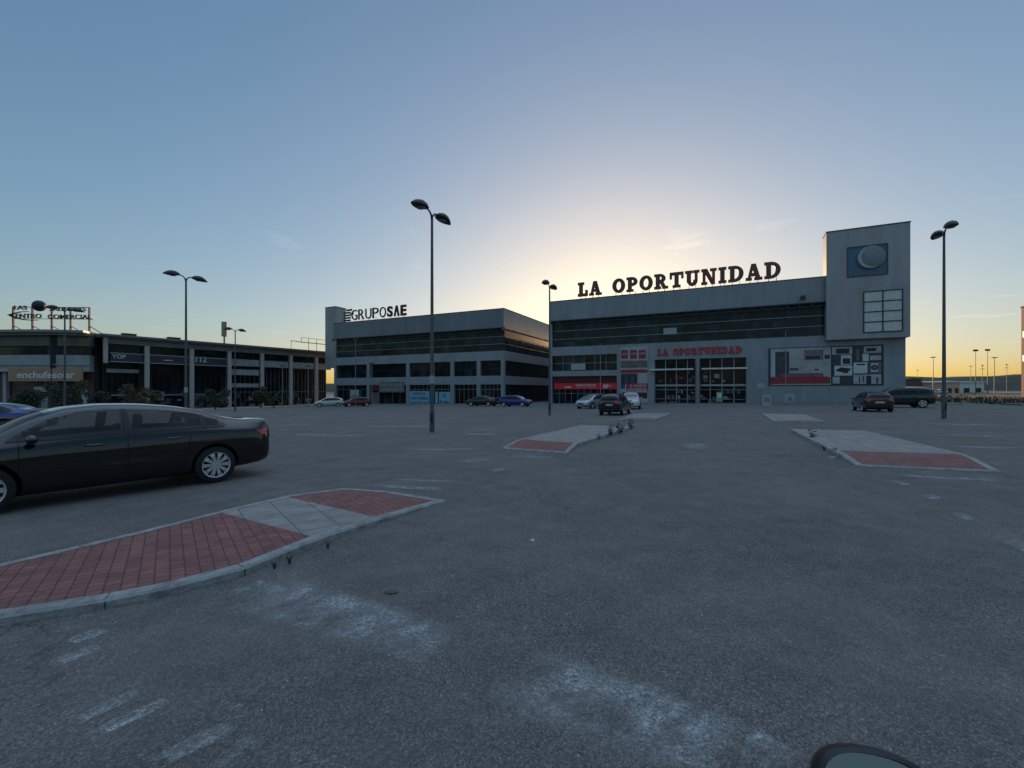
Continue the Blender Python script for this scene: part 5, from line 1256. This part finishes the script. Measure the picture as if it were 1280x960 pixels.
    # windscreen, rear window seen from above
    if spec is SED: wf = (.62, 1.27, .56, .66); wr_ = (-1.02, -1.66, .52, .56)
    elif spec is HAT: wf = (.52, 1.2, .56, .64); wr_ = None
    else: wf = (.62, 1.22, .58, .68); wr_ = None
    project(bvh, lambda s, t: ((2*s-1)*(wf[2]+(wf[3]-wf[2])*t), wf[0]+(wf[1]-wf[0])*t-.06*(2*s-1)**2*(t)), 12, 10, 'top', .004, m_wind, 'windscreen', root)
    if wr_: project(bvh, lambda s, t: ((2*s-1)*(wr_[2]+(wr_[3]-wr_[2])*t), wr_[0]+(wr_[1]-wr_[0])*t+.05*(2*s-1)**2*t), 12, 10, 'top', .004, m_cglass, 'rear_window', root)
    else:
        zt_, zb_ = (1.36, 1.05) if spec is HAT else (1.55, 1.17); hw = .54
        project(bvh, lambda s, t: ((2*s-1)*(hw+.04*t), zt_+(zb_-zt_)*t), 12, 6, 'rear', .006, m_cglass, 'rear_window', root)
    # lamps
    tl = {id(SED): (.76, .93), id(HAT): (.80, .97), id(SUVT): (.93, 1.12)}[id(spec)]
    xe = tab[0][0]
    for s in (-1, 1):
        q = project(bvh, lambda a, t: (s*(.36+(.72-.36)*a), tl[0]+(tl[1]-tl[0])*t), 6, 4, 'rear', .008, m_tail, 'tail_light', root)
        if detail: project(bvh, poly_fn([(xe+.10, tl[1]-.01), (xe+.34, tl[1]-.03)], [(xe+.10, tl[0]+.02), (xe+.22, tl[0]+.03)]), 5, 4, 'side', .008, m_tail, 'tail_light', root, s)
        hz_ = T(tab[-1][0]-.22)[1]
        project(bvh, lambda a, t: (s*(.34+(.66-.34)*a), hz_-.17+.13*t+.03*a), 6, 4, 'front', .008, m_head, 'headlight', root)
    z0 = T(0)[0]
    project(bvh, lambda a, t: ((2*a-1)*.30, z0+.22+.16*t), 8, 3, 'front', .006, m_plastic, 'grille', root)
    project(bvh, lambda a, t: ((2*a-1)*.26, tl[0]-.16+.11*t), 4, 2, 'rear', .012, m_plate, 'number_plate', root)
    project(bvh, lambda a, t: ((2*a-1)*.26, z0+.12+.11*t), 4, 2, 'front', .016, m_plate, 'number_plate', root)
    project(bvh, lambda a, t: ((2*a-1)*.55, z0+.14+.10*t), 8, 3, 'rear', .006, m_plastic, 'rear_valance', root)
    if rails:
        for s in (-1, 1):
            q = MB(); zr = 1.66 if spec is SUVT else 1.47; yr = s*.56
            q.tube([(-1.55, yr, zr-.06), (-1.45, yr, zr+.03), (.2, yr, zr+.05), (.35, yr, zr-.03)], .018, 6); q.build('roof_rail', m_chrome if rails == 2 else m_plastic, root)
    q = MB(); q.slab([(tab[0][0]+.6, -.55), (tab[-1][0]-.6, -.55), (tab[-1][0]-.6, .55), (tab[0][0]+.6, .55)], z0-.01, z0+.1); q.build('underbody', m_gap, root)
    return root
def open_windows(root):
    """cut the body open behind its glass and furnish the cabin"""
    body = [k for k in kids(root) if k.name.startswith('body')][0]
    tp = [(-1.62, 1.03), (-1.42, 1.15), (-1.1, 1.27), (-.6, 1.345), (0, 1.365), (.35, 1.34), (.7, 1.22), (1.02, 1.04)]; bt = [(-1.55, 1.005), (-1.3, 1.0), (-1.0, .995), (-.6, .99), (0, .975), (.35, .965), (.7, .955), (1.10, .955)]
    clear = bpy.data.materials.new('tinted_clear_glass'); clear.use_nodes = True; nt = clear.node_tree; b = nt.nodes['Principled BSDF']
    b.inputs['Base Color'].default_value = (.006, .012, .013, 1); b.inputs['Roughness'].default_value = .02; b.inputs['Alpha'].default_value = .45; b.inputs['Specular IOR Level'].default_value = .5
    bm = bmesh.new(); bm.from_mesh(body.data)
    kill = []
    for f in bm.faces:
        c_ = f.calc_center_median(); x_, y_, z_ = c_
        if abs(f.normal.y) > .45 and -1.5 < x_ < .98:
            if abs(x_+.17) < .05 or abs(x_+1.22) < .04: continue
            if interp(bt, x_)[0]+.03 < z_ < interp(tp, x_)[0]-.02: kill.append(f)
        elif f.normal.z > .2 and abs(y_) < .54 and (.66 < x_ < 1.18 or -1.58 < x_ < -1.06) and z_ > 1.0: kill.append(f)
    bmesh.ops.delete(bm, geom=kill, context='FACES'); bm.to_mesh(body.data); bm.free()
    for k in kids(root):
        if k.name.split('.')[0] in ('side_window', 'windscreen', 'rear_window'):
            k.data.materials.clear(); k.data.materials.append(clear)
    cloth = M('seat_cloth', (.035, .035, .038), .9, 0, .2, 12)
    def cushion(nm, x0, x1, y0, y1, z0, z1, lean=0.0):
        q = MB(); n = 10; m_ = 12; cx_, cy_, cz_ = (x0+x1)/2, (y0+y1)/2, (z0+z1)/2; a, b_, c_ = (x1-x0)/2, (y1-y0)/2, (z1-z0)/2; vs = []
        sp_ = lambda v: math.copysign(abs(v)**.45, v)
        for i in range(n+1):
            t = PI*i/n
            for k in range(m_):
                u = 2*PI*k/m_; X, Y, Z = sp_(math.sin(t))*sp_(math.cos(u)), sp_(math.sin(t))*sp_(math.sin(u)), sp_(math.cos(t)); vs.append((cx_+a*X-lean*Z*c_, cy_+b_*Y, cz_+c_*Z))
        q.add(vs, [(i*m_+k, i*m_+(k+1) % m_, (i+1)*m_+(k+1) % m_, (i+1)*m_+k) for i in range(n) for k in range(m_)]); return q.build(nm, cloth, root, smooth='all')
    for s in (-1, 1):
        cushion('seat', -.25, .30, s*.38-.25, s*.38+.25, .38, .56); st = cushion('seat_back', -.36, -.20, s*.38-.24, s*.38+.24, .52, 1.10, .25)
        cushion('headrest', -.46, -.36, s*.38-.13, s*.38+.13, 1.10, 1.27)
        cushion('headrest', -1.24, -1.16, s*.36-.12, s*.36+.12, 1.08, 1.20)
    cushion('rear_seat', -1.05, -.60, -.62, .62, .38, .56); cushion('rear_seat_back', -1.2, -1.02, -.62, .62, .5, 1.08, .2)
    cushion('dashboard', .55, 1.0, -.70, .70, .70, .95)
    q = MB(); q.tube([Vector((.50-.06*math.sin(2*PI*k/20), .38+.18*math.cos(2*PI*k/20), .88+.17*math.sin(2*PI*k/20))) for k in range(21)], .015, 6); q.build('steering_wheel', m_plastic, root, smooth=True)
def put(o, x, y, heading, scale=1.0):
    """heading: world direction of the nose; the car leans with the tarmac"""
    hd = Vector((math.cos(heading), math.sin(heading), 0)); n_ = Vector((-.012, .012, 1)).normalized()
    hx = (hd-n_*hd.dot(n_)).normalized(); hy = n_.cross(hx)
    m_ = Matrix((hx, hy, n_)).transposed().to_4x4(); m_.translation = Vector((x, y, gz(x, y))); o.matrix_world = m_
    o.scale = (scale,)*3
hr = math.atan2(rd.y, rd.x)
black = make_car('parked_car', SED, paint('black_car_paint', (.003, .0033, .005), .0, .2), 'black four door saloon parked at the left edge with silver multi spoke wheels', group='parked cars')
open_windows(black)
pr_ = gp(275, 603); pf_ = gp(-6, 645)
d_ = (pf_-pr_).to_2d().normalized(); nrm = Vector((d_.y, -d_.x))      # towards the far side of the car
if nrm.dot(Vector((-1, 1))) < 0: nrm = -nrm
cc = pr_.to_2d()+nrm*(.91-.02)+d_*(SED['wb']/2+.04)
put(black, cc.x+d_.x*.04, cc.y+d_.y*.04, math.atan2(d_.y, d_.x), .99)
blue = make_car('parked_car', SED, paint('blue_car_paint', (.012, .03, .16)), 'blue saloon cut off by the left edge behind the black one', group='parked cars', spokes=5)
put(blue, -24.3, 20.2, math.radians(195))
suv = make_car('parked_car', SUVT, paint('navy_car_paint', (.008, .011, .028)), 'dark navy SUV seen from behind, before the red banner', group='parked cars', spokes=5, rails=1)
put(suv, 7.5, 31.8, hr, .89)
wag = make_car('parked_car', HAT, paint('dark_grey_car_paint', (.022, .025, .030)), 'dark grey hatchback seen from behind, right of the wide wall poster', group='parked cars', spokes=5)
put(wag, 26.3, 32.2, hr, .97)
van = make_car('parked_car', SUVT, paint('black_green_paint', (.010, .013, .015)), 'long black estate SUV parked sideways behind the dark grey hatchback', group='parked cars', spokes=5, rails=2)
put(van, 33.4, 38.2, math.atan2(-cd.y, -cd.x), 1.05)
wht = make_car('parked_car', SUVT, paint('white_car_paint', (.50, .50, .50), .0), 'white SUV facing the camera, half hidden by the navy one', group='parked cars', spokes=5)
put(wht, 11.6, 42.8, hr+PI+.15, .97)
def at(px_, Y_): return ((px_-640)/F*Y_, Y_)
sil = make_car('parked_car', HAT, paint('silver_car_paint', (.34, .38, .40), .6), 'pale blue silver hatchback facing the camera left of the navy SUV', group='parked cars', spokes=5, detail=False)
put(sil, *at(741, 45.5), hr+PI-.35)
s2 = make_car('parked_car', HAT, paint('light_silver_paint', (.40, .41, .42), .5), 'small silver hatchback parked at the left end of the office building', group='parked cars', spokes=5, detail=False)
put(s2, *at(411, 67), math.radians(200))
rdc = make_car('parked_car', HAT, paint('dark_red_car_paint', (.10, .008, .012)), 'dark red hatchback beside the small silver one', group='parked cars', spokes=5, detail=False)
put(rdc, *at(445, 67), math.radians(215))
bk2 = make_car('parked_car', SED, paint('black_far_paint', (.01, .01, .012)), 'far black saloon at the right end of the office building', group='parked cars', spokes=5, detail=False)
put(bk2, *at(603, 60), math.atan2(-cd.y, -cd.x))
bl2 = make_car('parked_car', HAT, paint('bright_blue_car_paint', (.010, .02, .16)), 'far bright blue hatchback before the side street', group='parked cars', spokes=5, detail=False)
put(bl2, *at(645, 56), math.atan2(cd.y, cd.x))
# small pale vehicles beyond the verge
for px_, Y_, lb in ((1163, 120, 'distant white car in front of the white roofed shed'), (1176, 124, 'distant white car just left of the lamp post pole')):
    c_ = make_car('parked_car', HAT, paint('far_white_paint', (.45, .45, .45), 0), lb, group='parked cars', detail=False); x_, y_ = at(px_, Y_); put(c_, x_, y_, .3); c_.location.z += 1.6 if False else .35

# ---------------------------------------------------------------- the motorcycle beside the camera
MX = .60; bike = empty('motorcycle', (MX, .55, gz(MX, .4)), 0, 'black motorcycle of which only a round mirror shows at the lower edge', 'motorcycle')
def B(x, y, z): return Vector((x-MX, y-.55, z-gz(MX, .4)))
def wheel_m(y):
    q = MB(); prof = []
    for k in range(13): a = 2*PI*k/12; prof.append((.27+.055*math.cos(a), .06*math.sin(a)))
    q.lathe([(r_, t) for r_, t in prof], 32); 
    o = MB(); vs = [(v[1], v[0], v[2]) for v in q.v]; o.add(vs, q.f); w_ = o.build('wheel', m_tyre, bike, smooth=True); w_.location = B(MX, y, .325)
    q = MB()
    for k in range(5): a = 2*PI*k/5; q.cyl((0, .03*math.cos(a), .03*math.sin(a)), (0, .23*math.cos(a), .23*math.sin(a)), .016, n=8)
    q.cyl((-.05, 0, 0), (.05, 0, 0), .045, n=12); q.build('rim', m_rimdark, w_)
wheel_m(.72); wheel_m(-.68)
q = MB(); 
for s in (-1, 1): q.tube([B(MX+s*.09, .72, .33), B(MX+s*.09, .50, .72), B(MX+s*.09, .42, .88)], .022, 8)
q.build('fork', m_galv, bike, smooth=True)
q = MB(); q.tube([B(MX-.36, .26, .93), B(MX-.22, .33, .95), B(MX-.1, .40, .90), B(MX+.1, .40, .90), B(MX+.22, .33, .95), B(MX+.36, .26, .93)], .013, 8); q.build('handlebar', m_black, bike, smooth=True)
for s in (-1, 1):
    q = MB(); q.cyl(B(MX+s*.25, .315, .948), B(MX+s*.38, .255, .93), .019, n=12); q.build('grip', m_tyre, bike, smooth=True)
def ell(c_, rx, ry, rz_, nm, mat):
    q = MB(); q.lathe([(math.sin(PI*k/12)+.0005, -math.cos(PI*k/12)) for k in range(13)], 20, axis='z'); q.v = [(c_.x+x*rx, c_.y+y*ry, c_.z+z*rz_) for x, y, z in q.v]; return q.build(nm, mat, bike, smooth=True)
ell(B(MX, .10, .74), .14, .26, .13, 'tank', m_black); ell(B(MX, -.42, .72), .14, .38, .06, 'seat', m_tyre); ell(B(MX, .02, .42), .15, .26, .18, 'engine', m_galv); ell(B(MX, .50, .76), .085, .08, .085, 'headlight', m_head)
q = MB(); q.tube([B(MX, .40, .84), B(MX, -.1, .58), B(MX, -.6, .62)], .03, 8); q.tube([B(MX, -.1, .58), B(MX, -.2, .33), B(MX, -.68, .33)], .028, 8); q.build('frame', m_black, bike, smooth=True)
q = MB(); q.tube([B(MX+.12, .1, .3), B(MX+.14, -.3, .26), B(MX+.15, -.75, .36)], [.03, .035, .05], 10); q.build('exhaust', m_galv, bike, smooth=True)
q = MB(); q.tube([B(MX-.05, -.05, .30), B(MX-.30, -.08, .02)], .012, 6); q.build('side_stand', m_black, bike)
# mirrors: a shell with a tilted glass
def mirror(cx, cy, cz, s, stem_to):
    c_ = B(cx, cy, cz); n_, m_ = 36, 0
    nv = Vector((-.235*s, -.84, .49)).normalized(); right = Vector((1, 0, 0)); right = (right-nv*right.dot(nv)).normalized(); up = nv.cross(right); up = -up if up.z < 0 else up
    def out(a, k, dpt):
        ex = .061*k; ez = .052*k; x_ = ex*math.copysign(abs(math.cos(a))**.85, math.cos(a)); z_ = ez*math.copysign(abs(math.sin(a))**.8, math.sin(a))
        z_ -= .16*x_*s*1.0 + (.10*x_ if False else 0)
        return c_+right*x_+up*z_-nv*dpt
    rows = [(.90, .004), (.93, -.004), (1.0, -.002), (1.03, .008), (1.0, .022), (.82, .045), (.5, .06), (.02, .065)]
    q = MB(); vs = [out(2*PI*k/n_, kk, d_) for kk, d_ in rows for k in range(n_)]
    q.add(vs, [(i*n_+k, i*n_+(k+1) % n_, (i+1)*n_+(k+1) % n_, (i+1)*n_+k) for i in range(len(rows)-1) for k in range(n_)])
    sh = q.build('mirror', M('mirror_shell', (.012, .012, .014), .35), bike, smooth=True)
    q = MB(); vs = [out(2*PI*k/n_, .92, .003) for k in range(n_)]; q.add(vs, [tuple(range(n_))]); q.build('mirror_glass', M('mirror_glass', (.24, .21, .18), .08, 1.0, .02), sh, fix=False)
    q = MB(); q.tube([c_-nv*.05, c_-nv*.07+Vector((s*.03, .0, -.06)), stem_to], .008, 8); q.build('mirror_stem', m_black, bike, smooth=True)
mirror(.366, .42, 1.090, 1, B(MX-.22, .33, .95)); mirror(MX+.26, .40, 1.112, -1, B(MX+.22, .33, .95))
